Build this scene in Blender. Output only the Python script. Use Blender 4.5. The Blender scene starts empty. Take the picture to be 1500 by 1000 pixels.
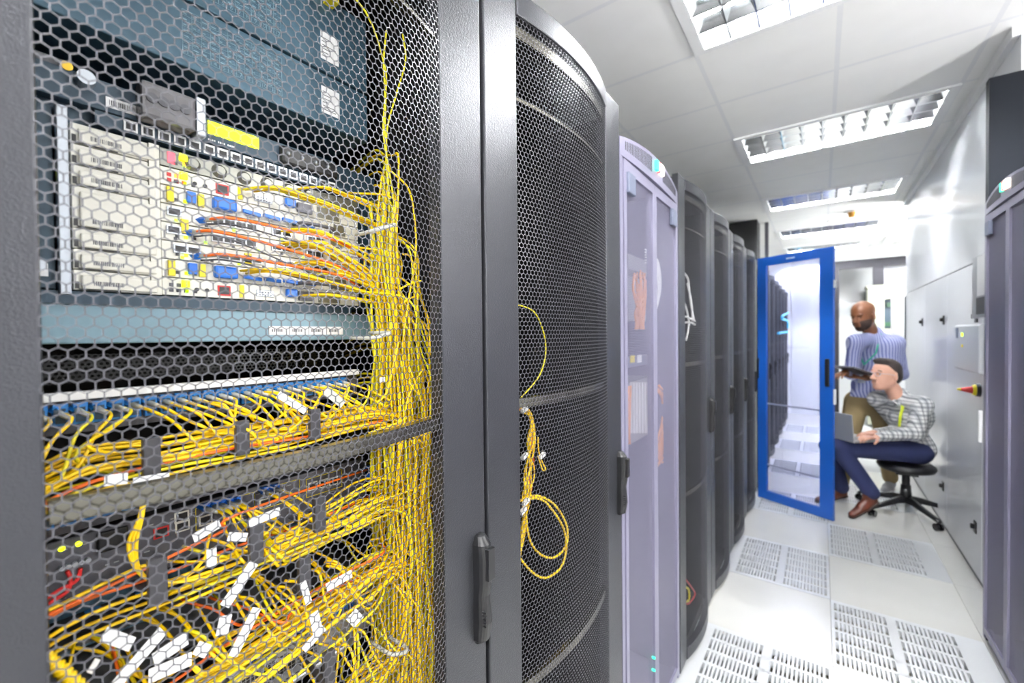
import bpy, math, random
import numpy as np
from mathutils import Vector, Matrix
R = math.radians
PI = math.pi
random.seed(7)
rng = np.random.default_rng(7)
scn = bpy.context.scene
col = scn.collection

# ------------------------------------------------------------------ camera
CAM = Vector((0, 0, 1.51))
F_PX = 630.0
yaw, pitch, roll = R(35.7), R(0.8), R(0.57)
fw = Vector((-math.sin(yaw) * math.cos(pitch), math.cos(yaw) * math.cos(pitch), -math.sin(pitch)))
rt = Vector((math.cos(yaw), math.sin(yaw), 0))
up = rt.cross(fw)
rt2 = rt * math.cos(roll) - up * math.sin(roll)
up2 = up * math.cos(roll) + rt * math.sin(roll)
cam_d = bpy.data.cameras.new('camera')
cam = bpy.data.objects.new('camera', cam_d)
col.objects.link(cam)
mw = Matrix(((rt2.x, up2.x, -fw.x, CAM.x), (rt2.y, up2.y, -fw.y, CAM.y), (rt2.z, up2.z, -fw.z, CAM.z), (0, 0, 0, 1)))
cam.matrix_world = mw
cam_d.sensor_width = 36
cam_d.lens = 36 * F_PX / 1500
cam_d.clip_start = 0.02
cam_d.dof.use_dof = True
cam_d.dof.focus_distance = 0.72
cam_d.dof.aperture_fstop = 3.6
scn.camera = cam

# ------------------------------------------------------------------ world, exposure
w = bpy.data.worlds.new('world')
scn.world = w
w.use_nodes = True
w.node_tree.nodes['Background'].inputs[0].default_value = (0.9, 0.95, 1, 1)
w.node_tree.nodes['Background'].inputs[1].default_value = 0.3
scn.view_settings.view_transform = 'Standard'
scn.view_settings.look = 'None'
scn.view_settings.exposure = 1.4
scn.view_settings.gamma = 1
unseen_lamp = bpy.data.lights.new('unseen_lamp', 'POINT'); unseen_lamp.energy = 50; unseen_lamp.shadow_soft_size = 0.08; unseen_lamp.color = (1, 0.99, 0.97)
strobe_o = bpy.data.objects.new('unseen_lamp', unseen_lamp); strobe_o.location = (1.95, 1.92, 2.3); col.objects.link(strobe_o)  # photographer's flash, inferred from the shadow edge on the ceiling
far_fill_o = bpy.data.objects.new('unseen_lamp', unseen_lamp.copy()); far_fill_o.data.energy = 60; far_fill_o.location = (1.6, 7.0, 2.3); col.objects.link(far_fill_o)   # added fill lamp out of view, brightens the far end
near_fill_o = bpy.data.objects.new('unseen_lamp', unseen_lamp.copy()); near_fill_o.data.energy = 40; near_fill_o.data.shadow_soft_size = 0.2; near_fill_o.location = (0.35, -0.7, 2.25); col.objects.link(near_fill_o)  # fill lamp added behind the camera for the near rack and ceiling
LAMP = 300.0      # emission of the fluorescent tubes

scn.cycles.max_bounces = 8
scn.cycles.diffuse_bounces = 4
scn.cycles.glossy_bounces = 4
scn.cycles.transparent_max_bounces = 8
scn.cycles.sample_clamp_indirect = 6
scn.cycles.use_denoising = True

# ------------------------------------------------------------------ measuring: a pixel of the photo onto a plane of the room
def ray(u, v):
    d = fw + rt2 * ((u - 750) / F_PX) - up2 * ((v - 500) / F_PX)
    return d
def onx(u, v, X):
    d = ray(u, v); t = X / d.x
    return CAM + d * t
def ony(u, v, Y):
    d = ray(u, v); t = Y / d.y
    return CAM + d * t
def onz(u, v, Z):
    d = ray(u, v); t = (Z - CAM.z) / d.z
    return CAM + d * t
def dep(u, v, d):
    return CAM + ray(u, v) * d

# ------------------------------------------------------------------ materials
def lin(c):
    return tuple(((x / 255) / 12.92 if x / 255 <= 0.04045 else ((x / 255 + 0.055) / 1.055) ** 2.4) for x in c)
def mat(name, c, rough=0.5, metal=0.0, emit=None, es=0.0, bump=0.0, bscale=200, spec=0.5, alpha=1.0):
    m = bpy.data.materials.new(name)
    m.use_nodes = True
    nt = m.node_tree
    b = nt.nodes['Principled BSDF']
    c4 = (*lin(c), 1)
    b.inputs['Base Color'].default_value = c4
    b.inputs['Roughness'].default_value = rough
    b.inputs['Metallic'].default_value = metal
    b.inputs['Specular IOR Level'].default_value = spec
    m.diffuse_color = c4
    if emit:
        b.inputs['Emission Color'].default_value = (*lin(emit), 1)
        b.inputs['Emission Strength'].default_value = es
    tc = nt.nodes.new('ShaderNodeTexCoord')
    nz = nt.nodes.new('ShaderNodeTexNoise')
    nz.inputs['Scale'].default_value = bscale
    nz.inputs['Detail'].default_value = 2
    nt.links.new(tc.outputs['Object'], nz.inputs['Vector'])
    # a faint wear of the colour, everywhere
    mx = nt.nodes.new('ShaderNodeMix'); mx.data_type = 'RGBA'; mx.blend_type = 'MULTIPLY'
    mx.inputs[6].default_value = c4
    mx.inputs[7].default_value = (0.93, 0.93, 0.93, 1)
    nt.links.new(nz.outputs['Fac'], mx.inputs[0])
    nt.links.new(mx.outputs[2], b.inputs['Base Color'])
    if bump:
        bp = nt.nodes.new('ShaderNodeBump')
        bp.inputs['Strength'].default_value = bump
        bp.inputs['Distance'].default_value = 0.002
        nt.links.new(nz.outputs['Fac'], bp.inputs['Height'])
        nt.links.new(bp.outputs['Normal'], b.inputs['Normal'])
    return m

M = {}
M['rack'] = mat('rack_paint', (54, 55, 60), 0.33, 0.35, bump=0.35, bscale=420)
M['rackmesh'] = mat('rack_mesh_paint', (80, 80, 86), 0.36, 0.2)
M['rackin'] = mat('rack_inside_black', (14, 14, 16), 0.6)
M['black'] = mat('black_plastic', (22, 22, 25), 0.38)
M['blackgloss'] = mat('black_gloss', (28, 28, 32), 0.15)
M['bar'] = mat('door_brace_metal', (124, 121, 112), 0.22, 0.9)
M['lilac'] = mat('lilac_paint', (128, 125, 146), 0.35, bump=0.1, bscale=300)
M['lilacmesh'] = mat('lilac_mesh_paint', (130, 127, 149), 0.35)
M['lilacdark'] = mat('lilac_dark_pull', (106, 112, 132), 0.4)
M['blue'] = mat('blue_paint', (26, 86, 176), 0.3)
M['slate'] = mat('slate_blue_metal', (62, 92, 110), 0.42, 0.15)
M['slated'] = mat('slate_blue_dark', (38, 60, 76), 0.42, 0.1)
M['slatel'] = mat('slate_blue_light', (118, 148, 162), 0.4, 0.1)
M['card'] = mat('card_ivory', (232, 230, 220), 0.45)
M['cardg'] = mat('card_grey', (140, 140, 132), 0.3, 0.6)
M['seam'] = mat('seam_dark', (60, 52, 48), 0.6)
M['silver'] = mat('silver_metal', (190, 196, 205), 0.28, 0.8)
M['steel'] = mat('grey_device_metal', (172, 174, 178), 0.35, 0.4)
M['white'] = mat('white_plastic', (238, 238, 238), 0.4)
M['label'] = mat('white_label', (240, 240, 242), 0.5)
M['boot'] = mat('grey_boot', (190, 190, 182), 0.45)
M['lc'] = mat('lc_blue', (22, 108, 176), 0.35)
M['lc2'] = mat('clip_blue', (30, 110, 214), 0.35)
M['yellow'] = mat('cable_yellow', (252, 208, 8), 0.38)
M['yellow2'] = mat('cable_yellow_green', (232, 216, 20), 0.38)
M['orange'] = mat('cable_orange', (240, 108, 28), 0.4)
M['peach'] = mat('pale_orange', (232, 160, 96), 0.4)
M['red'] = mat('red_plastic', (196, 30, 28), 0.4)
M['grey'] = mat('grey_plastic', (76, 76, 82), 0.5)
M['clip'] = mat('clip_plastic', (56, 55, 60), 0.45)
M['dgrey'] = mat('dark_grey_device', (92, 92, 100), 0.45, 0.2)
M['tab'] = mat('yellow_tab', (244, 222, 20), 0.4)
M['green'] = mat('green_plastic', (20, 80, 46), 0.4)
M['brass'] = mat('brass', (214, 176, 70), 0.3, 1.0)
M['ledg'] = mat('led_green', (170, 240, 20), 0.4, emit=(190, 255, 10), es=1.0)
M['ledy'] = mat('led_display', (225, 250, 0), 0.4, emit=(236, 255, 0), es=0.9)
M['ledr'] = mat('led_red', (255, 80, 90), 0.4, emit=(255, 70, 90), es=0.9)
M['ledo'] = mat('led_orange', (255, 150, 40), 0.4, emit=(255, 140, 30), es=0.9)
M['ledt'] = mat('led_teal', (60, 220, 170), 0.4, emit=(40, 220, 160), es=1.0)
M['ledw'] = mat('led_white', (255, 245, 230), 0.4, emit=(255, 240, 220), es=1.6)
M['smoke'] = mat('smoked_plastic', (104, 102, 106), 0.12)
M['cyan'] = mat('cyan_cable', (90, 200, 240), 0.4)
M['tube'] = mat('fluorescent_tube', (255, 255, 255), 0.4, emit=(250, 252, 255), es=LAMP)
M['reflector'] = mat('lamp_reflector', (226, 229, 231), 0.16, 1.0)
M['lampwhite'] = mat('lamp_white', (245, 246, 246), 0.4)
M['wallwhite'] = mat('wall_white', (236, 238, 240), 0.35)
M['steelwall'] = mat('grey_panel_gloss', (240, 242, 245), 0.2, 0.0, bscale=3)
M['darkframe'] = mat('dark_frame', (46, 45, 50), 0.6, 0.0, spec=0.2)
M['navy'] = mat('navy_panel', (16, 20, 27), 0.5, spec=0.15)
M['cream'] = mat('cream_cabinet', (152, 155, 138), 0.4)
M['amber'] = mat('amber', (210, 150, 60), 0.3)
M['chrome'] = mat('chrome', (210, 210, 215), 0.12, 1.0)

def glass_mat(name, tint, gloss=0.1, rough=0.03):
    m = bpy.data.materials.new(name); m.use_nodes = True
    nt = m.node_tree; nt.nodes.clear()
    out = nt.nodes.new('ShaderNodeOutputMaterial')
    tr = nt.nodes.new('ShaderNodeBsdfTransparent'); tr.inputs[0].default_value = (*lin(tint), 1)
    gl = nt.nodes.new('ShaderNodeBsdfGlossy'); gl.inputs['Roughness'].default_value = rough
    mx = nt.nodes.new('ShaderNodeMixShader')
    fr = nt.nodes.new('ShaderNodeFresnel'); fr.inputs[0].default_value = 1.45
    ml = nt.nodes.new('ShaderNodeMath'); ml.operation = 'MULTIPLY_ADD'; ml.inputs[1].default_value = 1.0; ml.inputs[2].default_value = gloss
    nt.links.new(fr.outputs[0], ml.inputs[0]); nt.links.new(ml.outputs[0], mx.inputs[0])
    nt.links.new(tr.outputs[0], mx.inputs[1]); nt.links.new(gl.outputs[0], mx.inputs[2])
    nt.links.new(mx.outputs[0], out.inputs[0])
    return m
M['glass'] = glass_mat('door_glass', (238, 240, 255), 0.03)
M['winglass'] = glass_mat('window_glass', (170, 176, 182), 0.25, 0.15)

def grid_mat(name, c, line, px, py, ox, oy, wd, rough, bumpy=0.0):
    """tiles: object XY grid lines of width wd"""
    m = mat(name, c, rough, bscale=6)
    nt = m.node_tree; b = nt.nodes['Principled BSDF']
    tc = nt.nodes.new('ShaderNodeTexCoord'); sx = nt.nodes.new('ShaderNodeSeparateXYZ')
    nt.links.new(tc.outputs['Object'], sx.inputs[0])
    def line_mask(sock, p, o):
        a = nt.nodes.new('ShaderNodeMath'); a.operation = 'SUBTRACT'; a.inputs[1].default_value = o
        nt.links.new(sock, a.inputs[0])
        d = nt.nodes.new('ShaderNodeMath'); d.operation = 'PINGPONG'; d.inputs[1].default_value = p / 2
        nt.links.new(a.outputs[0], d.inputs[0])
        l = nt.nodes.new('ShaderNodeMath'); l.operation = 'LESS_THAN'; l.inputs[1].default_value = wd / 2
        nt.links.new(d.outputs[0], l.inputs[0])
        return l.outputs[0]
    mxx = nt.nodes.new('ShaderNodeMath'); mxx.operation = 'MAXIMUM'
    nt.links.new(line_mask(sx.outputs[0], px, ox), mxx.inputs[0])
    nt.links.new(line_mask(sx.outputs[1], py, oy), mxx.inputs[1])
    mx = nt.nodes.new('ShaderNodeMix'); mx.data_type = 'RGBA'
    old = b.inputs['Base Color'].links[0].from_socket
    nt.links.new(mxx.outputs[0], mx.inputs[0])
    nt.links.new(old, mx.inputs[6]); mx.inputs[7].default_value = (*lin(line), 1)
    nt.links.new(mx.outputs[2], b.inputs['Base Color'])
    return m
M['floor'] = grid_mat('floor_tiles', (232, 231, 226), (196, 194, 188), 0.6, 0.6, 0.043, 0.0, 0.004, 0.22)
M['ceiling'] = grid_mat('ceiling_tiles', (250, 250, 248), (236, 237, 238), 0.6, 0.6, 0.07, 0.0, 0.022, 0.55)

# ------------------------------------------------------------------ mesh builder
class G:
    def __init__(s): s.v = []; s.f = []; s.m = []
    def add(s, vs, fs, mi=0):
        o = len(s.v); s.v.extend([tuple(p) for p in vs]); s.f.extend([tuple(i + o for i in f) for f in fs]); s.m.extend([mi] * len(fs)); return s
    def box(s, x0, x1, y0, y1, z0, z1, mi=0):
        vs = [(x, y, z) for z in (z0, z1) for y in (y0, y1) for x in (x0, x1)]
        return s.add(vs, [(0, 2, 3, 1), (4, 5, 7, 6), (0, 1, 5, 4), (2, 6, 7, 3), (0, 4, 6, 2), (1, 3, 7, 5)], mi)
    def obox(s, c, ax, ay, az, mi=0):
        c = Vector(c); ax = Vector(ax); ay = Vector(ay); az = Vector(az)
        vs = [c + ax * i + ay * j + az * k for k in (-1, 1) for j in (-1, 1) for i in (-1, 1)]
        return s.add(vs, [(0, 2, 3, 1), (4, 5, 7, 6), (0, 1, 5, 4), (2, 6, 7, 3), (0, 4, 6, 2), (1, 3, 7, 5)], mi)
    def cyl(s, a, b, r0, r1=None, n=16, mi=0, cap=True):
        r1 = r0 if r1 is None else r1
        a = Vector(a); b = Vector(b); d = (b - a).normalized()
        x = d.orthogonal().normalized(); y = d.cross(x)
        vs = []
        for c, r in ((a, r0), (b, r1)):
            for k in range(n):
                t = 2 * PI * k / n; vs.append(c + x * (r * math.cos(t)) + y * (r * math.sin(t)))
        fs = [(k, (k + 1) % n, n + (k + 1) % n, n + k) for k in range(n)]
        if cap: fs += [tuple(range(n - 1, -1, -1)), tuple(range(n, 2 * n))]
        return s.add(vs, fs, mi)
    def tube(s, pts, r, n=7, mi=0, sm=6):
        pts = [Vector(p) for p in pts]
        if sm > 1 and len(pts) > 2:
            q = []
            P = [pts[0] * 2 - pts[1]] + pts + [pts[-1] * 2 - pts[-2]]
            for i in range(1, len(P) - 2):
                p0, p1, p2, p3 = P[i - 1:i + 3]
                for k in range(sm):
                    t = k / sm; t2 = t * t; t3 = t2 * t
                    q.append(0.5 * ((2 * p1) + (-p0 + p2) * t + (2 * p0 - 5 * p1 + 4 * p2 - p3) * t2 + (-p0 + 3 * p1 - 3 * p2 + p3) * t3))
            q.append(pts[-1]); pts = q
        vs = []; N = len(pts)
        nrm = None
        for i, p in enumerate(pts):
            d = (pts[min(i + 1, N - 1)] - pts[max(i - 1, 0)])
            if d.length < 1e-9: d = Vector((0, 0, 1))
            d.normalize()
            if nrm is None: nrm = d.orthogonal().normalized()
            else:
                nrm = nrm - d * nrm.dot(d)
                nrm = nrm.normalized() if nrm.length > 1e-6 else d.orthogonal().normalized()
            bn = d.cross(nrm)
            rr = r(i / (N - 1)) if callable(r) else r
            for k in range(n):
                t = 2 * PI * k / n; vs.append(p + nrm * (rr * math.cos(t)) + bn * (rr * math.sin(t)))
        fs = [(i * n + k, i * n + (k + 1) % n, (i + 1) * n + (k + 1) % n, (i + 1) * n + k) for i in range(N - 1) for k in range(n)]
        fs += [tuple(range(n - 1, -1, -1)), tuple(range((N - 1) * n, N * n))]
        return s.add(vs, fs, mi)
    def sphere(s, c, r, nu=16, nv=10, mi=0, sc=(1, 1, 1)):
        vs = []; c = Vector(c)
        for j in range(nv + 1):
            a = PI * j / nv
            for k in range(nu):
                t = 2 * PI * k / nu
                vs.append((c.x + sc[0] * r * math.sin(a) * math.cos(t), c.y + sc[1] * r * math.sin(a) * math.sin(t), c.z + sc[2] * r * math.cos(a)))
        fs = [(j * nu + k, (j + 1) * nu + k, (j + 1) * nu + (k + 1) % nu, j * nu + (k + 1) % nu) for j in range(nv) for k in range(nu)]
        return s.add(vs, fs, mi)

WORLD = {}      # world origin of every object made
def link(o, parent=None, origin=(0, 0, 0)):
    col.objects.link(o)
    o.location = Vector(origin) - (WORLD[parent.name] if parent else Vector((0, 0, 0)))
    if parent: o.parent = parent
    WORLD[o.name] = Vector(origin)
    return o
def tag(o, label=None, cat=None, group=None, kind=None):
    if label: o['label'] = label
    if cat: o['category'] = cat
    if group: o['group'] = group
    if kind: o['kind'] = kind
    return o
def empty(name, loc, label=None, cat=None, group=None, kind=None):
    o = bpy.data.objects.new(name, None); o.empty_display_size = 0.05
    link(o, None, loc); return tag(o, label, cat, group, kind)
def build(name, g, mats, parent=None, smooth=False, bevel=0.0, label=None, cat=None, group=None, kind=None):
    if not isinstance(mats, (list, tuple)): mats = [mats]
    v = np.array(g.v, dtype=np.float64)
    lo = v.min(0); hi = v.max(0)
    org = np.array([(lo[0] + hi[0]) / 2, (lo[1] + hi[1]) / 2, lo[2]])
    v = v - org
    me = bpy.data.meshes.new(name)
    me.from_pydata(v.tolist(), [], g.f)
    for m in mats: me.materials.append(M[m] if isinstance(m, str) else m)
    if len(mats) > 1: me.polygons.foreach_set('material_index', g.m)
    if smooth:
        me.polygons.foreach_set('use_smooth', [True] * len(g.f))
    me.update()
    o = bpy.data.objects.new(name, me)
    link(o, parent, org)
    if bevel:
        b = o.modifiers.new('bevel', 'BEVEL'); b.width = bevel; b.segments = 2; b.limit_method = 'ANGLE'; b.angle_limit = R(40)
    return tag(o, label, cat, group, kind)
def bx(name, x0, x1, y0, y1, z0, z1, m, parent=None, bevel=0.0, **k):
    return build(name, G().box(x0, x1, y0, y1, z0, z1), m, parent, bevel=bevel, **k)
def copy_tree(o, loc=None, parent=None):
    c = o.copy(); col.objects.link(c)
    if parent: c.parent = parent
    if loc is not None: c.location = loc
    WORLD[c.name] = Vector(c.location) if not parent else WORLD[parent.name] + Vector(c.location)
    for ch in list(o.children): copy_tree(ch, None, c)
    return c
def text(g, s, size, c, ux, uy, mi=0, lift=0.0):
    """append flat lettering: centre c, reading direction ux, up uy"""
    cu = bpy.data.curves.new('t', 'FONT'); cu.body = s; cu.size = size; cu.align_x = 'CENTER'; cu.align_y = 'CENTER'
    to = bpy.data.objects.new('t', cu); col.objects.link(to)
    me = to.to_mesh()
    ux = Vector(ux); uy = Vector(uy); c = Vector(c); nn = ux.cross(uy)
    g.add([c + ux * v.co.x + uy * v.co.y + nn * lift for v in me.vertices], [tuple(p.vertices) for p in me.polygons], mi)
    to.to_mesh_clear(); bpy.data.objects.remove(to); bpy.data.curves.remove(cu)

# ------------------------------------------------------------------ the setting
CEIL = 2.96
YE = 9.6
XR = 0.77
def struct(name, g, m, **k): return build(name, g, m, kind='structure', **k)
# floor of tiles, open where the grilles lie
TX = [0.043 + 0.6 * k for k in range(-5, 5)]
GR = [(0, 1), (1, 0)]
grilles = []
fl = G()
for i, x in enumerate(TX[:-1]):
    for j in range(-5, 16):
        y = 0.6 * j
        side = 0 if abs(x - (0.043 - 0.6)) < 1e-3 else (1 if abs(x - 0.043) < 1e-3 else None)
        if side is not None and j >= 1 and ((side == 0 and j % 2 == 1) or (side == 1 and j % 2 == 0)):
            if j <= 14:
                grilles.append((side, x, y)); continue
        fl.box(x + 0.0006, x + 0.5994, y + 0.0006, y + 0.5994, -0.03, 0.0)
fo = struct('floor', fl, 'floor')
# keep the tile pattern on world coordinates
for ob in (fo,):
    org = WORLD[ob.name]
    for v in ob.data.vertices: v.co += org
    ob.location = (0, 0, 0); WORLD[ob.name] = Vector((0, 0, 0))
struct('floor_void', G().box(-3, 2.5, -3.1, YE + 0.2, -0.42, -0.40), mat('void_floor', (170, 163, 146), 0.7))
cl = G()
holes = []
FIX = [(-0.53, 0.67, y0, y0 + 0.6) for y0 in (-1.8, 0.0, 1.8, 3.6, 5.4, 7.2)]
HOLE2 = [(0.80, 2.0, 7.2, 7.8), (0.80, 2.0, 8.6, 9.2), (-0.53, 0.67, 8.7, 9.3)]
allh = FIX + HOLE2
xs_ = sorted({-2.4, 2.6} | {h_[q] for h_ in allh for q in (0, 1)}); ys_ = sorted({-3.1, YE + 0.05} | {h_[q] for h_ in allh for q in (2, 3)})
for xa, xb in zip(xs_[:-1], xs_[1:]):
    for ya, yb in zip(ys_[:-1], ys_[1:]):
        if any(xa > a - .01 and xb < b + .01 and ya > c - .01 and yb < d + .01 for a, b, c, d in allh): continue
        cl.box(xa, xb, ya, yb, CEIL, CEIL + 0.02)
co = struct('ceiling', cl, 'ceiling')
org = WORLD[co.name]
for v in co.data.vertices: v.co += org
co.location = (0, 0, 0)
struct('wall_left', G().box(-2.4, -2.3, -3.1, YE, 0, CEIL), 'wallwhite')
struct('wall_back', G().box(-2.4, 2.5, -3.1, -3.0, 0, CEIL), 'wallwhite')
struct('wall_right', G().box(XR, XR + 0.1, 3.08, 6.47, 1.935, CEIL).box(XR + 0.02, XR + 0.1, 3.08, 6.47, 0, 1.935), 'steelwall')
struct('wall_partition', G().box(0.655, 2.55, 3.03, 3.08, 0, 2.72), 'navy')
struct('wall_side', G().box(2.5, 2.6, -3, 3.08, 0, CEIL).box(XR + 0.1, 2.2, 6.37, 6.47, 0, CEIL).box(2.1, 2.2, 6.47, YE, 0, CEIL), 'wallwhite')
# far wall with a dark framed glazed strip
ew = G()
ew.box(-2.4, 0.20, YE, YE + 0.1, 0, CEIL).box(0.20, 2.2, YE, YE + 0.1, 2.76, CEIL).box(0.20, 2.2, YE, YE + 0.1, 0, 2.02).box(1.45, 2.2, YE, YE + 0.1, 2.02, 2.76)
struct('wall_far', ew, 'wallwhite')
wf = struct('window_1', G().box(0.19, 1.45, YE - 0.04, YE + 0.08, 2.62, 2.76).box(0.19, 0.26, YE - 0.04, YE + 0.08, 0.0, 2.62)
      .box(0.72, 0.86, YE - 0.04, YE + 0.08, 2.02, 2.62).box(1.38, 1.45, YE - 0.04, YE + 0.08, 2.02, 2.62), 'darkframe')
build('glass_pane', G().box(0.26, 0.72, YE, YE + 0.01, 2.02, 2.62), 'winglass', wf)
build('blind', G().box(0.86, 1.38, YE + 0.02, YE + 0.03, 2.02, 2.62), mat('blind', (150, 151, 156), 0.6), wf)
struct('wall_behind_window', G().box(0.1, 1.6, YE + 0.5, YE + 0.55, 1.8, 3.0), mat('grey_wall', (150, 154, 160), 0.6))
struct('trim_1', G().box(-0.45, 0.12, YE - 0.02, YE, 0.0, 2.9).box(-0.02, 0.0, YE - 0.04, YE - 0.02, 0, 2.9), mat('grey_door_panel', (214, 216, 220), 0.35))
struct('trim_2', G().box(XR - 0.03, XR, 3.08, 6.47, CEIL - 0.05, CEIL), 'lampwhite')

# ------------------------------------------------------------------ ceiling lights (louvred fluorescent boxes)
def make_light(y0):
    x0, x1, y1 = -0.53, 0.67, y0 + 0.6
    t = empty('ceiling_light', ((x0 + x1) / 2, (y0 + y1) / 2, CEIL), None, 'ceiling light', 'louvred ceiling lights in a row over the aisle')
    z = CEIL
    hs = G().box(x0, x1, y0, y0 + 0.035, z - 0.012, z + 0.1).box(x0, x1, y1 - 0.035, y1, z - 0.012, z + 0.1)
    hs.box(x0, x0 + 0.05, y0 + .035, y1 - .035, z - 0.012, z + 0.1).box(x1 - 0.05, x1, y0 + .035, y1 - .035, z - 0.012, z + 0.1)
    hs.box(x0, x1, y0, y1, z + 0.1, z + 0.11)
    build('housing', hs, 'lampwhite', t)
    lv = G()
    def wedge(x0_, x1_, y0_, y1_, along_x, w1):
        zb_, zt_ = z - 0.008, z + 0.045
        if along_x:
            c_ = (y0_ + y1_) / 2; vs = [(x, c_ + q * w_, zz) for x in (x0_, x1_) for zz, w_ in ((zb_, 0.004), (zt_, w1)) for q in (-1, 1)]
        else:
            c_ = (x0_ + x1_) / 2; vs = [(c_ + q * w_, y, zz) for y in (y0_, y1_) for zz, w_ in ((zb_, 0.003), (zt_, w1)) for q in (-1, 1)]
        lv.add(vs, [(0, 1, 5, 4), (2, 6, 7, 3), (0, 4, 6, 2), (1, 3, 7, 5), (0, 2, 3, 1), (4, 5, 7, 6)])
    for k in range(5):
        y = y0 + 0.035 + 0.53 * k / 4
        if k in (1, 2, 3): wedge(x0 + .05, x1 - .05, y, y, True, 0.030)
    for k in range(1, 9):
        x = x0 + 0.05 + 1.1 * k / 9
        wedge(x, x, y0 + .035, y1 - .035, False, 0.026)
    build('louvre', lv, 'reflector', t)
    for k in (0.28, 0.5, 0.72):
        y = y0 + 0.6 * k
        build('tube', G().cyl((x0 + 0.06, y, z + 0.07), (x1 - 0.06, y, z + 0.07), 0.013, n=10), 'tube', t, smooth=True)
    return t
L0 = make_light(-1.8)
names = {1.8: 'nearest louvred ceiling light, cut by the top edge of the photo', 3.6: 'large louvred ceiling light, second along the aisle, over the grey wall panels',
         5.4: 'louvred ceiling light third along the aisle, beyond the large one', 7.2: 'farthest louvred ceiling light, small above the window frame'}
L0['label'] = 'louvred ceiling light behind the viewer over the aisle'
for y0 in (0.0, 1.8, 3.6, 5.4, 7.2):
    c = copy_tree(L0, (0.07, y0 + 0.3, CEIL))
    c['label'] = names.get(y0, 'louvred ceiling light right above the viewer')
for (xx, yy) in ((1.40, 7.5), (1.40, 8.9), (0.07, 9.0)):  # extra fixtures, put in to brighten the far room
    c = copy_tree(L0, (xx, yy, CEIL)); c['label'] = 'added louvred ceiling light to brighten the far corner beyond the wall cabinets'
sd = empty('smoke_detector', (0.30, 6.6, CEIL), 'small amber smoke detector on a round ceiling plate', 'smoke detector')
build('base', G().cyl((0.30, 6.6, CEIL - 0.012), (0.30, 6.6, CEIL), 0.075, n=24), 'white', sd)
build('sensor', G().cyl((0.30, 6.6, CEIL - 0.07), (0.30, 6.6, CEIL - 0.012), 0.028, 0.04, n=16), 'amber', sd)
sd = empty('ceiling_sensor', (0.12, 7.0, CEIL), 'small white round sensor on the ceiling left of the smoke detector', 'sensor')
build('base', G().cyl((0.12, 7.0, CEIL - 0.012), (0.12, 7.0, CEIL), 0.06, n=24), 'white', sd)
build('lens', G().sphere((0.12, 7.0, CEIL - 0.015), 0.03), 'ledw', sd)

# ------------------------------------------------------------------ floor grilles
def grille(side, x, y):
    g = G(); a, b = x, x + 0.6
    sx0, sx1 = (x + 0.115, x + 0.585) if side == 0 else (x + 0.015, x + 0.49)
    z0, z1 = -0.03, 0.0015
    e = 0.001
    g.box(a + e, sx0, y + e, y + 0.6 - e, z0, z1).box(sx1, b - e, y + e, y + 0.6 - e, z0, z1)
    rows = [y + 0.02 + 0.56 * k / 6 for k in range(7)]
    g.box(sx0, sx1, y + e, y + 0.03, z0, z1).box(sx0, sx1, y + 0.57, y + 0.6 - e, z0, z1)
    for k in range(1, 6): g.box(sx0, sx1, rows[k] - 0.009, rows[k] + 0.009, z0, z1)
    mid = (sx0 + sx1) / 2
    g.box(mid - 0.02, mid + 0.02, y + .03, y + .57, z0, z1)
    for (p, q) in ((sx0, mid - 0.02), (mid + 0.02, sx1)):
        n = 13; st = (q - p) / n
        for k in range(1, n): g.box(p + k * st - 0.0045, p + k * st + 0.0045, y + .03, y + .57, z0, z1 - 0.001)
    return g
GM = mat('grille_white', (226, 228, 230), 0.3, 0.1)
gl_names = {(0, 3): 'left slotted floor grille at the bottom edge of the photo', (0, 5): 'left slotted floor grille in the middle of the aisle, before the blue door',
            (1, 4): 'largest slotted floor grille, right of the aisle at the photo bottom', (1, 6): 'right slotted floor grille just in front of the swivel stool',
            (0, 7): 'slotted floor grille under the blue open door'}
protoL = protoR = None
for side, x, y in grilles:
    j = round(y / 0.6)
    lab = gl_names.get((side, j), 'slotted floor grille farther down the aisle behind the blue door' if j > 7 else 'slotted floor grille close under the viewer')
    src = protoL if side == 0 else protoR
    if src is None:
        g = grille(side, x, y)
        src = build('floor_grille', g, GM, cat='floor grille', group='slotted floor grilles along the aisle')
        src['label'] = lab
        base = (side, x, y)
        if side == 0: protoL = src; pl0 = (x, y)
        else: protoR = src; pr0 = (x, y)
    else:
        x0, y0 = pl0 if side == 0 else pr0
        c = src.copy(); col.objects.link(c)
        c.location = src.location + Vector((x - x0, y - y0, 0)); c['label'] = lab

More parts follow.
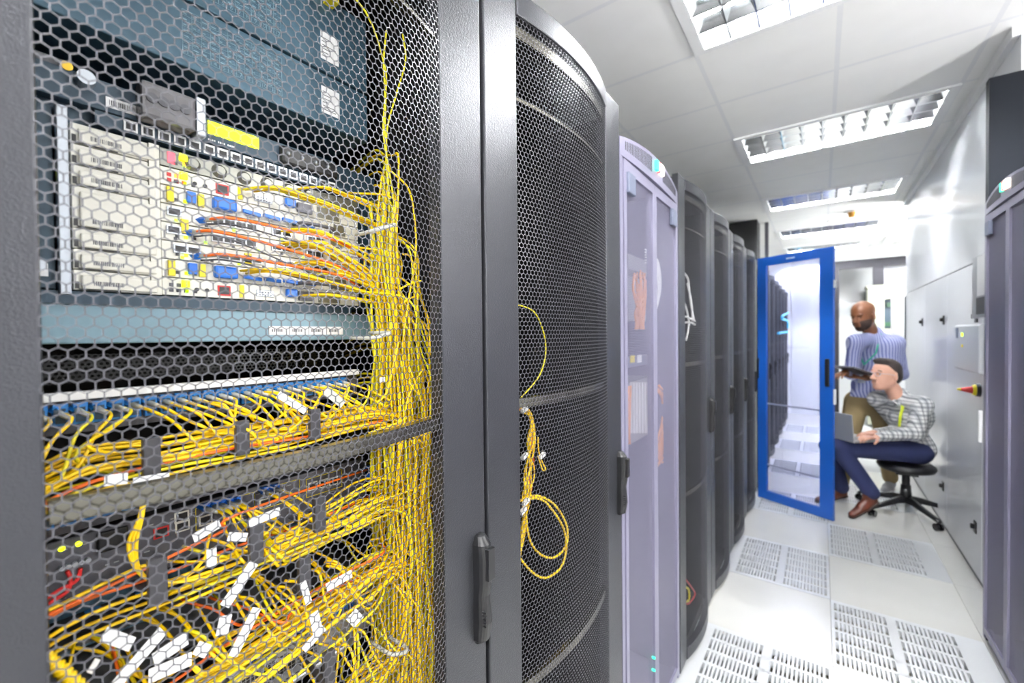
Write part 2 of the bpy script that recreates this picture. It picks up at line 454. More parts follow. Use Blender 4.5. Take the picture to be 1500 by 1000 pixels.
# ------------------------------------------------------------------ rack doors
W_R = 0.645; H_R = 2.2; ST = 0.104
def bulge(y):                       # y measured from the left edge of the door
    t = (y - W_R / 2) / (W_R / 2 - ST + 0.012)
    return 0.03 * (1 - t * t) if abs(t) < 1 else 0.0
def hexpanel(y0, y1, z0, z1, pitch, hole, depth, curve, x0=0.0, walls=True):
    """a sheet of hexagonal holes, flats vertical"""
    g = G(); r = pitch / math.sqrt(3); h = r * hole
    rowh = pitch * math.sqrt(3) / 2
    nz = int((z1 - z0) / rowh); ny = int((y1 - y0) / pitch)
    ang = [PI / 6 + PI / 3 * k for k in range(6)]
    vs = []; fs = []
    for j in range(nz + 1):
        zc = z0 + j * rowh; off = pitch / 2 if j % 2 else 0.0
        for i in range(ny + (0 if j % 2 else 1)):
            yc = y0 + i * pitch + off
            o = len(vs)
            for a in ang: vs.append((0, yc + r * math.cos(a), zc + r * math.sin(a)))
            for a in ang: vs.append((0, yc + h * math.cos(a), zc + h * math.sin(a)))
            if walls:
                for a in ang: vs.append((-depth, yc + h * math.cos(a), zc + h * math.sin(a)))
            for k in range(6):
                n = (k + 1) % 6
                fs.append((o + k, o + n, o + 6 + n, o + 6 + k))
                if walls: fs.append((o + 6 + k, o + 6 + n, o + 12 + n, o + 12 + k))
    vs = [(x0 + x + curve(y), y, z) for x, y, z in vs]
    g.add(vs, fs); return g
def curved_strip(y0, y1, z0, z1, th, curve, x0=0.0, n=24, top=None):
    g = G(); vs = []
    for k in range(n + 1):
        y = y0 + (y1 - y0) * k / n; c = curve(y) + x0
        zz = z1 if top is None else top(y)
        vs += [(c, y, z0), (c, y, zz), (c - th, y, zz), (c - th, y, z0)]
    fs = []
    for k in range(n):
        a = k * 4; b = a + 4
        for q in range(4): fs.append((a + q, b + q, b + (q + 1) % 4, a + (q + 1) % 4))
    fs += [(0, 1, 2, 3), (n * 4 + 3, n * 4 + 2, n * 4 + 1, n * 4)]
    g.add(vs, fs); return g
def handle_geo(yc, zc, h=0.19):
    """swing handle: tapered backplate, raised lever and a lock bulge"""
    g = G()
    prof = [(-0.5, 0.012, 0.010), (-0.47, 0.015, 0.020), (-0.30, 0.016, 0.026), (-0.05, 0.0145, 0.022), (0.05, 0.014, 0.026), (0.30, 0.0155, 0.028), (0.42, 0.0155, 0.024), (0.49, 0.010, 0.014), (0.5, 0.004, 0.004)]
    n = 10; vs = []
    for t, hw, d in prof:
        for k in range(n + 1):
            a = PI * k / n
            vs.append((max(0.0, d * math.sin(a) ** 0.6) if 0 < k < n else -0.002, yc + hw * math.cos(a), zc + t * h))
    m = n + 1
    fs = [(i * m + k, i * m + k + 1, (i + 1) * m + k + 1, (i + 1) * m + k) for i in range(len(prof) - 1) for k in range(n)]
    fs += [tuple(range(m)), tuple(range(len(prof) * m - 1, (len(prof) - 1) * m - 1, -1))]
    g.add(vs, fs)
    g.box(0.022, 0.031, yc - 0.009, yc + 0.009, zc + 0.02, zc + 0.075)
    for k in range(5): g.box(0.012, 0.0265, yc - 0.0125, yc - 0.0105, zc - 0.06 + k * 0.006, zc - 0.057 + k * 0.006)
    return g
def make_rack(paint='rack', meshm='rackmesh'):
    root = empty('server_rack', (0, 0, 0))
    D = 1.0
    b = G()
    b.box(-D, -0.03, 0, 0.02, 0.0, H_R - 0.01).box(-D, -0.03, W_R - 0.02, W_R, 0.0, H_R - 0.01)
    b.box(-D, -0.03, 0.02, W_R - 0.02, H_R - 0.03, H_R - 0.01).box(-D, -0.03, 0.02, W_R - 0.02, 0.0, 0.05)
    b.box(-D, -D + 0.02, 0.02, W_R - 0.02, 0.05, H_R - 0.03)
    body = build('cabinet_body', b, 'rackin' if paint == 'rack' else paint, root)
    r = G()
    for y in (0.085, W_R - 0.1): r.box(-0.42, -0.405, y, y + 0.015, 0.06, H_R - 0.05)
    build('mounting_rail', r, 'rackin', root)
    pl = build('plinth', G().box(-0.6, -0.035, 0.0, W_R, 0.0, 0.028), 'black', root)
    door = G()
    door.box(-0.028, 0, 0, ST, 0.03, H_R).box(-0.028, 0, W_R - ST, W_R, 0.03, H_R)
    top = curved_strip(ST, W_R - ST, 2.15, H_R, 0.028, bulge)
    door.add(top.v, top.f)
    bot = curved_strip(ST, W_R - ST, 0.03, 0.085, 0.028, bulge)
    door.add(bot.v, bot.f)
    cap = curved_strip(ST, W_R - ST, H_R - 0.012, H_R, 0.02, lambda y: bulge(y) - 0.026)
    door.add(cap.v, cap.f)
    dr = build('door', door, paint, root, bevel=0.003)
    mp = hexpanel(ST - 0.002, W_R - ST + 0.004, 0.085, 2.152, 0.0102, 0.905, 0.0007, bulge, x0=-0.003)
    build('mesh_panel', mp, meshm, dr)
    for z, h in ((2.112, 0.022), (1.985, 0.006), (1.362, 0.019), (0.77, 0.019)):
        s = curved_strip(ST + 0.002, W_R - ST - 0.002, z, z + h, 0.012, bulge, x0=-0.009)
        build('cross_bar', s, 'bar', dr)
    build('handle', handle_geo(W_R - 0.020, 1.065), 'black' if paint == 'rack' else 'black', dr, smooth=False, bevel=0.0015)
    lg = G().box(0.0, 0.002, W_R * 0.55, W_R * 0.55 + 0.05, 2.17, 2.182)
    lg = G().add([(x + 0.0285, y, z) for x, y, z in lg.v], lg.f)
    return root
XD = -0.495
Y0 = -0.045; PIT = 0.655
rack0 = make_rack()
rack0.location = (XD, Y0, 0); WORLD[rack0.name] = Vector((XD, Y0, 0))
G_R = 'black racks in the row on the left'
tag(rack0, 'nearest black server rack, its hexagonal mesh door filling the left of the photo', 'server rack', G_R)
rl = {1: 'black mesh-door rack between the nearest rack and the lilac rack', 3: 'black mesh-door rack directly beyond the lilac rack, white cables behind its mesh',
      4: 'black mesh-door rack second beyond the lilac rack', 5: 'black mesh-door rack third beyond the lilac rack', 6: 'black mesh-door rack just before the open blue door'}
rl[-1] = 'black rack behind the viewer, left of the nearest rack'
for k in (-1, 1, 3, 4, 5, 6):
    c = copy_tree(rack0, (XD, Y0 + PIT * k, 0)); c['label'] = rl[k]
    WORLD[c.name] = Vector(c.location)
rk = ['first', 'second', 'third', 'fourth', 'fifth', 'sixth', 'seventh']
for i in range(7):
    c = copy_tree(rack0, (XD, Y0 + PIT * (7 + i) + 0.02, 0))
    c['label'] = 'dark rack seen through the blue door glass, %s along from the door hinge' % rk[i]
    WORLD[c.name] = Vector(c.location)

# ------------------------------------------------------------------ lilac rack (two narrow mesh leaves under a curved slotted header)
def make_lilac():
    root = empty('lilac_rack', (0, 0, 0)); D = 1.0; Wd = 0.65; H = 2.15
    b = G()
    b.box(-D, -0.02, 0, 0.02, 0, H - 0.02).box(-D, -0.02, Wd - 0.02, Wd, 0, H - 0.02).box(-D, -0.02, .02, Wd - .02, H - 0.04, H - 0.02)
    b.box(-D, -D + 0.02, .02, Wd - .02, 0, H - 0.04).box(-D, -0.02, .02, Wd - .02, 0, 0.06)
    b.box(-0.03, 0.0, 0.0, 0.022, 0.03, 2.06).box(-0.03, 0.0, Wd - 0.022, Wd, 0.03, 2.06)
    build('cabinet_body', b, 'lilac', root)
    hd = curved_strip(0, Wd, 2.06, H, 0.03, lambda y: 0.012 * (1 - ((y - .325) / .325) ** 2), n=30, top=lambda y: H - 0.035 + 0.035 * (1 - ((y - .325) / .325) ** 2))
    ho = build('header', hd, 'lilac', root)
    for half in (0, 1):
        s = G()
        for k in range(46):
            y = 0.04 + k * 0.0125
            if 0.27 < y < 0.40 or (y > 0.3) != bool(half): continue
            c = 0.012 * (1 - ((y - .325) / .325) ** 2)
            zt = H - 0.047 + 0.035 * (1 - ((y - .325) / .325) ** 2)
            s.box(c - 0.001, c + 0.0008, y, y + 0.005, 2.085, zt)
        build('vent_grating', s, 'rackin', ho)
    build('logo_light', G().box(0.010, 0.022, 0.30, 0.325, 2.10, 2.135), 'ledt', ho)
    build('logo_light', G().box(0.010, 0.022, 0.326, 0.345, 2.10, 2.135), 'ledr', ho)
    build('logo_light', G().box(0.010, 0.022, 0.346, 0.385, 2.10, 2.135), 'ledw', ho)
    for q, (a, c) in enumerate(((0.024, 0.3245), (0.3255, 0.626))):
        f = G().box(-0.02, 0.004, a, a + 0.022, 0.06, 2.055).box(-0.02, 0.004, c - 0.02, c, 0.06, 2.055)
        f.box(-0.02, 0.004, a + .022, c - .02, 2.02, 2.055).box(-0.02, 0.004, a + .022, c - .02, 0.06, 0.09)
        lf = build('door_leaf', f, 'lilac', root)
        build('mesh_panel', hexpanel(a + 0.022, c - 0.02, 0.09, 2.025, 0.0062, 0.70, 0.001, lambda y: 0.0, x0=-0.004, walls=False), 'lilacmesh', lf)
        yy = a + 0.025 if q == 0 else c - 0.085
        build('recessed_pull', G().box(-0.003, 0.012, yy, yy + 0.06, 1.955, 2.02), 'lilacdark', lf, bevel=0.003)
    return root
lil = make_lilac()
lil.location = (XD - 0.003, Y0 + 2 * PIT, 0); WORLD[lil.name] = Vector(lil.location)
tag(lil, 'lilac grey server rack with two fine mesh leaves in the left row', 'server rack')
lr = copy_tree(lil, (0.64, 3.015, 0)); WORLD[lr.name] = Vector(lr.location)
lr.rotation_euler = (0, 0, PI)
lr['label'] = 'lilac grey rack at the right edge of the photo, seen almost edge on'
bx('rack_handle', 0.620, 0.634, 3.000, 3.018, 0.97, 1.125, 'white', bevel=0.004, label='white vertical pull handle on the right lilac rack edge', cat='handle')

def rack_light(name, x, y, z, m, label):
    return build(name, G().box(x, x + 0.004, y, y + 0.006, z, z + 0.006), m, label=label, cat='indicator light')

# ------------------------------------------------------------------ contents of the nearest rack
XE = -0.685
YL, YRt = 0.02, 0.50
def E(u, v, X=XE):
    p = onx(u, v, X); return p
def zb(v, u=400, X=XE): return onx(u, v, X).z
print('levels', [round(zb(v), 3) for v in (67, 151, 203, 443, 455, 498)])
print('Y at u', [(u, round(onx(u, 450, XE).y, 3)) for u in (35, 100, 113, 230, 240, 400, 525, 548)])

def label_table(g, y0, y1, z0, z1, x):
    for k in range(9):
        z = z0 + (z1 - z0) * k / 8; g.box(x, x + .0006, y0, y1, z - .0003, z + .0003)
    for k in range(13):
        y = y0 + (y1 - y0) * k / 12; g.box(x, x + .0006, y - .0003, y + .0003, z0, z1)
        if k < 12:
            yy = y
            for q in range(7):
                zz = z0 + (z1 - z0) * (q + 1.2) / 8
                g.box(x, x + .0006, yy + 0.0012, yy + 0.0012 + (y1 - y0) / 12 * random.uniform(0.2, 0.6), zz, zz + 0.0016)
    w_ = (y1 - y0) / 12
    for k in range(12):
        text(g, str(k + 1), 0.008, (x + 0.001, y0 + w_ * (k + 0.5), z0 + (z1 - z0) / 16), (0, 1, 0), (0, 0, 1))
yT0, yT1 = onx(268, 100, XE).y, onx(412, 100, XE).y
yS0, yS1 = onx(470, 100, XE).y, onx(496, 100, XE).y
zA, zB, zC = zb(67), zb(151), zb(203)
for i, (z0, z1) in enumerate(((zA + 0.002, 2.09), (zB, zA - 0.002))):
    t = empty('blank_module', (XE, (YL + YRt) / 2, z0), ['slate blue rack module with printed table, topmost in the nearest rack', 'slate blue rack module with printed table, above the black gap over the router'][i], 'rack module')
    build('front_panel', G().box(XE - 0.3, XE, YL, YRt, z0, z1), 'slate', t, bevel=0.002)
    zt = z1 if i else z0 + (zA - zB)
    g = G(); label_table(g, yT0, yT1, z0 + 0.016, zt - 0.012, XE + 0.0004)
    build('printed_table', g, 'slatel', t)
    g = G().box(XE, XE + 0.001, yS0, yS1, z0 + 0.02, zt - 0.022)
    build('sticker', g, 'label', t)
    g = G()
    for k in range(6):
        zz = z0 + 0.025 + k * 0.006
        g.box(XE + 0.001, XE + 0.0013, yS0 + 0.002, yS0 + 0.002 + random.uniform(0.006, (yS1 - yS0) * .85), zz, zz + 0.0012)
    build('sticker_print', g, 'grey', t)
bx('cable_cover', XE, XE + 0.02, 0.415, 0.432, zb(14, 487) , zb(-4, 487), 'tab', label='yellow tab with a grey latch on the topmost slate module', cat='tab')

# --- the big router chassis
zT = zC; zBt = zb(445)
ZS = [zBt + 0.004 + 0.0237 * k for k in range(9)]      # slot seams
rc = empty('router_chassis', (XE, (YL + YRt) / 2, zBt - 0.012), 'large modular router chassis with ivory cards, widest device in the nearest rack', 'router')
hs = G().box(XE - 0.42, XE - 0.012, YL, 0.522, zBt - 0.002, zT - 0.003)
build('housing', hs, 'slated', rc)
yc0, yc1 = onx(106, 330, XE).y, onx(236, 330, XE).y
yc2 = onx(524, 330, XE).y
zTop = ZS[8]
ft = build('fan_tray', G().box(XE - 0.012, XE + 0.002, YL, yc0 - 0.014, ZS[0], zTop + 0.01), 'slated', rc, bevel=0.001)
p = E(43, 244); build('status_light', G().box(XE + 0.002, XE + 0.004, p.y - .0022, p.y + .0022, p.z - .004, p.z + .004), 'ledy', ft)
p = E(52, 394); build('barcode_label', G().box(XE + 0.002, XE + 0.0028, p.y - .008, p.y + .009, p.z - .007, p.z + .007), 'label', ft)
build('fixing_screw', G().cyl((XE, yc0 - .027, zb(392, 90)), (XE + 0.008, yc0 - .027, zb(392, 90)), 0.006, n=14), 'silver', ft)
build('side_strip', G().box(XE - 0.012, XE + 0.010, yc0 - 0.013, yc0 - 0.003, ZS[0] - 0.006, zTop + 0.012), 'silver', rc, bevel=0.0015)
# top section: dark fascia with display, smoked cover, row of sockets
tf = build('top_fascia', G().box(XE - 0.012, XE + 0.003, YL + .02, yc2 - 0.045, zTop + 0.022, zT - 0.004), 'slated', rc, bevel=0.001)
p0, p1 = E(303, 192), E(377, 204)
build('display', G().box(XE + 0.003, XE + 0.0045, p0.y, p1.y, E(340, 208).z, E(340, 190).z), 'ledy', tf)
g = G(); lz_ = E(340, 217).z
for k in range(14):
    if k not in (4, 9): g.box(XE + 0.003, XE + 0.0036, p0.y + k * 0.0024, p0.y + k * 0.0024 + 0.0015, lz_, lz_ + 0.0022)
build('printed_marks', g, 'label', tf)
p = E(180, 158); build('barcode_label', G().box(XE + 0.003, XE + 0.004, p.y - 0.016, p.y + .016, p.z - 0.006, p.z + 0.006), 'label', tf)
g = G()
for k in range(16): g.box(XE + 0.004, XE + 0.0043, p.y - .013 + k * .0016, p.y - .0125 + k * .0016 + random.choice((0, .0005)), p.z - .003, p.z + .003)
build('barcode', g, 'black', tf)
pa, pb = E(196, 150), E(275, 165)
cv = build('smoked_cover', G().box(XE + 0.003, XE + 0.03, pa.y, pb.y, E(235, 190).z, E(235, 140).z), 'smoke', rc, bevel=0.004)
g = G()
for k in range(4):
    yy = pa.y + (pb.y - pa.y) * (0.18 + 0.2 * k); g.cyl((XE + 0.03, yy, cv_z := E(235, 163).z), (XE + 0.0315, yy, cv_z), 0.006, n=14)
build('cover_dimple', g, 'grey', cv)
build('cover_latch', G().box(XE + 0.003, XE + 0.028, pb.y + 0.001, pb.y + 0.012, E(275, 205).z, E(275, 150).z), 'silver', rc, bevel=0.002)
p = E(122, 120); build('thumb_screw', G().cyl((XE, p.y, p.z), (XE + 0.016, p.y, p.z), 0.009, 0.008, n=18), 'silver', rc, smooth=False)
bp = E(95, 112); 
g = G()
for u in (40, 97): 
    q = E(u, 98); g.cyl((XE - 0.004, q.y, q.z), (XE + 0.004, q.y, q.z), 0.005, n=12)
bkt = build('mounting_bracket', G().box(XE - 0.012, XE - 0.004, YL, E(108, 100).y, E(70, 128).z, E(70, 76).z), 'grey', rc, bevel=0.002)
build('screw', g, 'brass', bkt)
# socket row
zs0, zs1 = zTop + 0.004, zTop + 0.020
sr = build('socket_strip', G().box(XE - 0.012, XE + 0.004, yc0 + 0.02, yc2 - 0.03, zs0, zs1), 'slated', rc)
yy = yc0 + 0.045; k = 0
while yy < yc2 - 0.05:
    pw = 0.013
    sk = build('socket', G().box(XE + 0.004, XE + 0.0055, yy, yy + pw, zs0 + 0.002, zs1 - 0.001), 'silver' if 9 < k < 16 else 'white', sr)
    build('socket_hole', G().box(XE + 0.0055, XE + 0.006, yy + .002, yy + pw - .002, zs0 + 0.004, zs1 - 0.004), 'black', sk)
    yy += 0.0165; k += 1
# dark right top units
g = G().box(XE - 0.01, XE + 0.012, yc2 - 0.14, yc2 - 0.045, zTop + 0.024, zTop + 0.052)
pu = build('power_unit', g, 'black', rc, bevel=0.004)
g = G()
for k in range(4): g.sphere((XE + 0.013, yc2 - 0.13 + k * 0.022, zTop + 0.04), 0.0035, 10, 8)
build('power_unit_screw', g, 'silver', pu)
# left card column: ejector cards with labels and lights
for k in range(8):
    if k == 3: continue
    z0 = ZS[k]; z1 = ZS[k + 1] if k != 2 and k != 4 else (ZS[k + 1])
    if k == 4: z0 = ZS[3]; z1 = ZS[5]
    cd = build('line_card', G().box(XE - 0.012, XE, yc0, yc1 - 0.012, z0 + 0.0006, z1 - 0.0006), 'card', rc, bevel=0.0006)
    g = G().box(XE, XE + 0.004, yc0 + 0.006, yc0 + 0.075, z0 + 0.002, z1 - 0.006)
    build('ejector_lever', g, 'card', cd, bevel=0.0015)
    g = G()
    bz = z0 + 0.006
    for q in range(17):
        g.box(XE + 0.004, XE + 0.0044, yc0 + 0.016 + q * 0.0016, yc0 + 0.0165 + q * 0.0016 + random.choice((0, .0004, .0006)), bz, bz + 0.005)
    build('barcode', g, 'grey', cd)
    g = G().box(XE, XE + 0.001, yc0 + 0.001, yc0 + 0.0045, z0 + 0.002, z0 + 0.010)
    g.box(XE, XE + 0.0012, yc0 + 0.004, yc0 + 0.040, z0 + 0.0006, z0 + 0.0022)
    build('card_gap', g, 'black', cd)
    yl = yc0 + 0.095
    for q, mm in enumerate(('black', 'ledg', 'black')):
        build('indicator', G().box(XE, XE + 0.001, yl + q * 0.0095, yl + q * 0.0095 + 0.004, z0 + 0.005, z0 + 0.009), mm, cd)
    if k in (4, 6, 7, 0):
        h_ = 0.018 if k == 4 else 0.009
        build('yellow_ejector', G().box(XE, XE + 0.004, yl + 0.006, yl + 0.014, z0 + 0.012, min(z0 + 0.012 + h_, z1 - 0.002)), 'tab' if k == 4 else 'ledy', cd)
# divider
build('divider', G().box(XE - 0.012, XE + 0.002, yc1 - 0.0115, yc1 - 0.001, ZS[0], zTop), 'card', rc)
# right cards
def rj45(parent, y, z, w_=0.013, h_=0.012, x=XE, frame='red'):
    f = build('ethernet_port', G().box(x, x + 0.0012, y, y + w_, z, z + h_), frame, parent)
    build('port_hole', G().box(x + 0.0012, x + 0.0018, y + 0.002, y + w_ - 0.002, z + 0.002, z + h_ - 0.002), 'black', f)
def sfp(parent, y, z, n, x=XE, mm='silver'):
    f = build('module_cage', G().box(x - 0.0005, x + 0.003, y, y + 0.0145 * n + 0.001, z, z + 0.0105), mm, parent)
    g = G()
    for q in range(n): g.box(x + 0.003, x + 0.0034, y + 0.0015 + 0.0145 * q, y + 0.0145 * (q + 1) - 0.001, z + 0.0015, z + 0.009)
    build('cage_hole', g, 'black', f)
for k in range(8):
    z0, z1 = ZS[k], ZS[k + 1]
    mm = 'cardg' if k == 7 else 'card'
    cd = build('line_card', G().box(XE - 0.012, XE, yc1, yc2, z0 + 0.0007, z1 - 0.0007), mm, rc, bevel=0.0006)
    yw = yc2 - yc1
    if k == 7:
        build('indicator', G().box(XE, XE + 0.001, yc1 + 0.008, yc1 + 0.016, z0 + 0.005, z1 - 0.004), 'ledr', cd)
        build('indicator', G().box(XE, XE + 0.001, yc1 + 0.024, yc1 + 0.030, z0 + 0.006, z1 - 0.006), 'ledo', cd)
        for q in range(7):
            build('cover_rib', G().cyl((XE, yc1 + 0.035 + q * 0.032, z0 + 0.012), (XE + 0.005, yc1 + 0.035 + q * 0.032, z0 + 0.012), 0.010, 0.006, n=14), 'cardg', cd)
        continue
    if k in (6, 0):                   # control cards
        for q, m2 in enumerate(('red', 'red', 'red', 'red', 'ledo', 'ledr')) if k == 6 else enumerate(('grey', 'grey', 'grey', 'grey', 'grey', 'grey')):
            build('indicator', G().box(XE, XE + 0.001, yc1 + 0.007 + (q % 3) * 0.008, yc1 + 0.0115 + (q % 3) * 0.008, z0 + 0.005 + (q // 3) * 0.007, z0 + 0.0095 + (q // 3) * 0.007), m2, cd)
        for q in range(2): build('button', G().cyl((XE, yc1 + 0.037 + q * 0.012, z0 + 0.010), (XE + 0.002, yc1 + 0.037 + q * 0.012, z0 + 0.010), 0.0025, n=12), 'black', cd)
        rj45(cd, yc1 + 0.062, z0 + 0.004, 0.016, 0.014)
        build('yellow_ejector', G().box(XE, XE + 0.003, yc1 + 0.090, yc1 + 0.095, z0 + 0.003, z1 - 0.003), 'tab', cd)
        y_ = yc1 + 0.112
        build('serial_port', G().box(XE, XE + 0.002, y_, y_ + 0.026, z0 + 0.006, z0 + 0.016), 'silver', cd, bevel=0.003)
        g = G()
        for q in range(9): g.cyl((XE + .002, y_ + 0.005 + (q % 5) * 0.004, z0 + 0.0085 + (q // 5) * 0.004), (XE + .003, y_ + 0.005 + (q % 5) * 0.004, z0 + 0.0085 + (q // 5) * 0.004), 0.001, n=6)
        build('pin', g, 'black', cd)
        build('latch', G().box(XE, XE + 0.008, yc1 + 0.155, yc1 + 0.172, z0 + 0.008, z1 - 0.003), 'lc2', cd, bevel=0.002)
        build('cage', G().box(XE, XE + 0.005, yc1 + 0.176, yc1 + 0.20, z0 + 0.004, z1 - 0.005), 'dgrey', cd)
        build('info_plate', G().box(XE, XE + 0.001, yc1 + 0.21, yc1 + 0.25, z0 + 0.003, z1 - 0.003), 'cardg', cd)
    elif k in (5, 1):
        build('yellow_ejector', G().box(XE, XE + 0.004, yc1 + 0.006, yc1 + 0.013, z0 + 0.002, z1 - 0.002), 'tab', cd)
        build('blue_latch', G().box(XE, XE + 0.006, yc1 + 0.027, yc1 + 0.037, z0 + 0.006, z1 - 0.003), 'lc2', cd, bevel=0.001)
        build('yellow_ejector', G().box(XE, XE + 0.004, yc1 + 0.040, yc1 + 0.047, z0 + 0.004, z1 - 0.003), 'tab', cd)
        build('blue_latch', G().box(XE, XE + 0.012, yc1 + 0.056, yc1 + 0.085, z0 + 0.004, z1 - 0.003), 'lc2', cd, bevel=0.003)
        for q in range(4):
            build('blue_latch', G().obox((XE + 0.008, yc1 + 0.105 + q * 0.028, z0 + 0.008), (0.003, 0, 0), (0, 0.012, -0.001), (0, 0, 0.0028)), 'lc2', cd, bevel=0.001)
        build('carry_handle', G().tube([(XE, yc1 + 0.17, z0 + 0.006), (XE + 0.02, yc1 + 0.18, z0 + 0.007), (XE + 0.02, yc1 + 0.225, z0 + 0.007), (XE, yc1 + 0.235, z0 + 0.006)], 0.003), 'dgrey', cd)
        build('info_plate', G().box(XE, XE + 0.001, yc1 + 0.24, yc1 + 0.262, z0 + 0.003, z1 - 0.003), 'cardg', cd)
    else:
        y_ = yc1 + (0.005 if k == 3 else 0.012 if k == 2 else 0.006)
        sfp(cd, y_, z0 + 0.009, 2 if k != 4 else 1)
        sfp(cd, y_ + 0.05, z0 + 0.007, 4, mm='steel')
        sfp(cd, y_ + 0.13, z0 + 0.007, 2, mm='silver')
        sfp(cd, y_ + 0.185, z0 + 0.006, 2, mm='silver')
        for q in range(6):
            build('indicator', G().box(XE, XE + 0.001, y_ + 0.008 + q * 0.034, y_ + 0.0115 + q * 0.034, z0 + 0.0022, z0 + 0.0055), 'ledg' if q % 2 == k % 2 else 'grey', cd)
        if k == 2: build('yellow_ejector', G().box(XE, XE + 0.003, y_ + 0.085, y_ + 0.094, z0 + 0.006, z1 - 0.003), 'tab', cd)
        build('port_label', G().box(XE, XE + 0.001, y_ + 0.228, y_ + 0.25, z0 + 0.004, z1 - 0.004), 'cardg', cd)
# right ear with silver cable hooks
ye0 = yc2 + 0.004
for k in range(2):
    zc = (ZS[1] + ZS[3]) / 2 + k * 0.088
    hk = G()
    hk.box(XE - 0.004, XE + 0.002, ye0 + 0.022, ye0 + 0.030, zc - 0.04, zc + 0.04)
    hk.tube([(XE, ye0 + 0.026, zc + 0.036), (XE + 0.02, ye0 + 0.030, zc + 0.034), (XE + 0.034, ye0 + 0.036, zc + 0.02), (XE + 0.036, ye0 + 0.038, zc), (XE + 0.030, ye0 + 0.036, zc - 0.022), (XE + 0.012, ye0 + 0.030, zc - 0.036)], 0.0036)
    build('cable_hook', hk, 'silver', rc, smooth=True)
build('side_bracket', G().box(XE - 0.002, XE + 0.006, ye0 + 0.036, ye0 + 0.043, ZS[0], ZS[8] - 0.01), 'slatel', rc)
build('bottom_lip', G().box(XE - 0.012, XE + 0.006, YL, yc2 - 0.02, zBt - 0.012, zBt + 0.002), 'slated', rc)

# --- slate panel under the router, with a strip of four labels
zP0, zP1 = zb(499), zb(456)
t = empty('blanking_plate', (XE, .26, zP0), 'light slate blue panel directly under the router, white label strip at its right', 'rack panel')
build('front_panel', G().box(XE - 0.02, XE + 0.002, YL, 0.515, zP0, zP1), 'slatel', t, bevel=0.002)
a, b_ = onx(392, 484, XE).y, onx(501, 484, XE).y
ls = build('label_strip', G().box(XE + 0.002, XE + 0.003, a, b_, zb(490, 450), zb(478, 450)), 'label', t)
g = G()
for k in range(4):
    yy = a + (b_ - a) * k / 4
    g.box(XE + .003, XE + .0034, yy, yy + 0.0008, zb(490, 450), zb(478, 450))
    for q in range(6): g.box(XE + .003, XE + .0034, yy + 0.005 + q * 0.0028, yy + 0.0065 + q * 0.0028, zb(486, 450), zb(482, 450))
build('label_print', g, 'grey', ls)

# perforated black blanking sheets in the gaps
def perforated(name, z0, z1, label):
    build(name, hexpanel(YL + 0.005, 0.50, z0, z1, 0.006, 0.6, 0.001, lambda y: 0, x0=XE - 0.09, walls=False), 'black', label=label, cat='blanking plate')
perforated('perforated_plate', zb(545), zb(512), 'black perforated plate in the gap above the upper fibre panel')

# --- cables
cab_n = 0
def cable(pts, r, m, label, group, tagat=None, boot=None, name='patch_cable'):
    if m == 'orange' and name == 'patch_cable':      # the orange ones dive to the back before the bundle
        cut = next((q for q, p in enumerate(pts) if p[1] > 0.45), len(pts)); pts = pts[:max(cut, 2)]; pts = pts + [(XE + 0.01, 0.49, pts[-1][2] - 0.02)]
    g = G().tube(pts, r, n=6, sm=5)
    o = build(name, g, m, smooth=True, label=label, cat='cable', group=group)
    if boot is not None:
        a = Vector(pts[0]); d = (Vector(pts[1]) - a); L = min(0.024, d.length * 0.9); d.normalize()
        build('connector_boot', G().cyl(a, a + d * L, 0.0036, 0.0021, n=8), 'boot', o, smooth=True)
        build('connector', G().obox(a - d * 0.004, d * 0.006, d.orthogonal().normalized() * 0.0032, d.cross(d.orthogonal()).normalized() * 0.0032), boot, o)
    return o
XB0, XB1, YB0, YB1 = -0.645, -0.555, 0.486, 0.580
def bundle_path(z_in, z_out, yb=None, xb=None, up_=False):
    yb = random.uniform(YB0, YB1) if yb is None else yb
    xb = random.uniform(XB0, XB1) if xb is None else xb
    pts = []; z = z_in; s = -1 if not up_ else 1
    dy = dx = 0
    while (z > z_out) if not up_ else (z < z_out):
        wide = 1.15 if z < 1.46 else (0.7 if z < 1.56 else 0.48)
        yy = (0.527 if z < 1.46 else 0.508 if z < 1.56 else 0.488) + (yb - 0.533) * wide + dy; xx = xb + dx
        pts.append((min(max(xx, -0.66), -0.54), min(max(yy, 0.452), 0.588), z))
        dy += random.uniform(-0.009, 0.009); dx += random.uniform(-0.007, 0.007)
        dy *= 0.85; dx *= 0.85
        z += s * random.uniform(0.05, 0.085)
    return pts
def ycol():
    return 'yellow' if random.random() < 0.8 else 'yellow2'

# fibre panels
def fibre_panel(z_top, z_bot, label, n, group, nz=1, x=XE + 0.012, faced='grey', used=None):
    t = empty('fibre_panel', (x, .26, z_bot), label, 'fibre panel', group)
    build('top_lip', G().box(x - 0.004, x + 0.008, YL, yc2 - 0.015, z_top - 0.009, z_top), 'white', t, bevel=0.0008)
    build('face', G().box(x - 0.01, x, YL, yc2 - 0.015, z_bot, z_top - 0.009), faced, t)
    ys = []
    for k in range(n):
        y = YL + 0.025 + (yc2 - 0.05 - YL - 0.02) * k / (n - 1)
        zc = z_top - 0.012
        ad = build('adapter', G().box(x, x + 0.007, y - 0.0062, y + 0.0062, z_top - 0.036, zc), 'lc', t, bevel=0.0008)
        build('adapter_opening', G().box(x + 0.007, x + 0.0074, y - 0.004, y + 0.004, z_top - 0.033, z_top - 0.017), 'slated', ad)
        ys.append((y, z_top - 0.02))
    return ys, x
zf1 = zb(556.5, 330, XE + .02)
zf2 = zb(672.5, 330, XE + .02)
GP = 'fibre panels with a row of blue adapters'
ys1, xf = fibre_panel(zf1, zf1 - 0.046, 'upper fibre panel with white lip and blue adapters full of yellow cables', 26, GP)
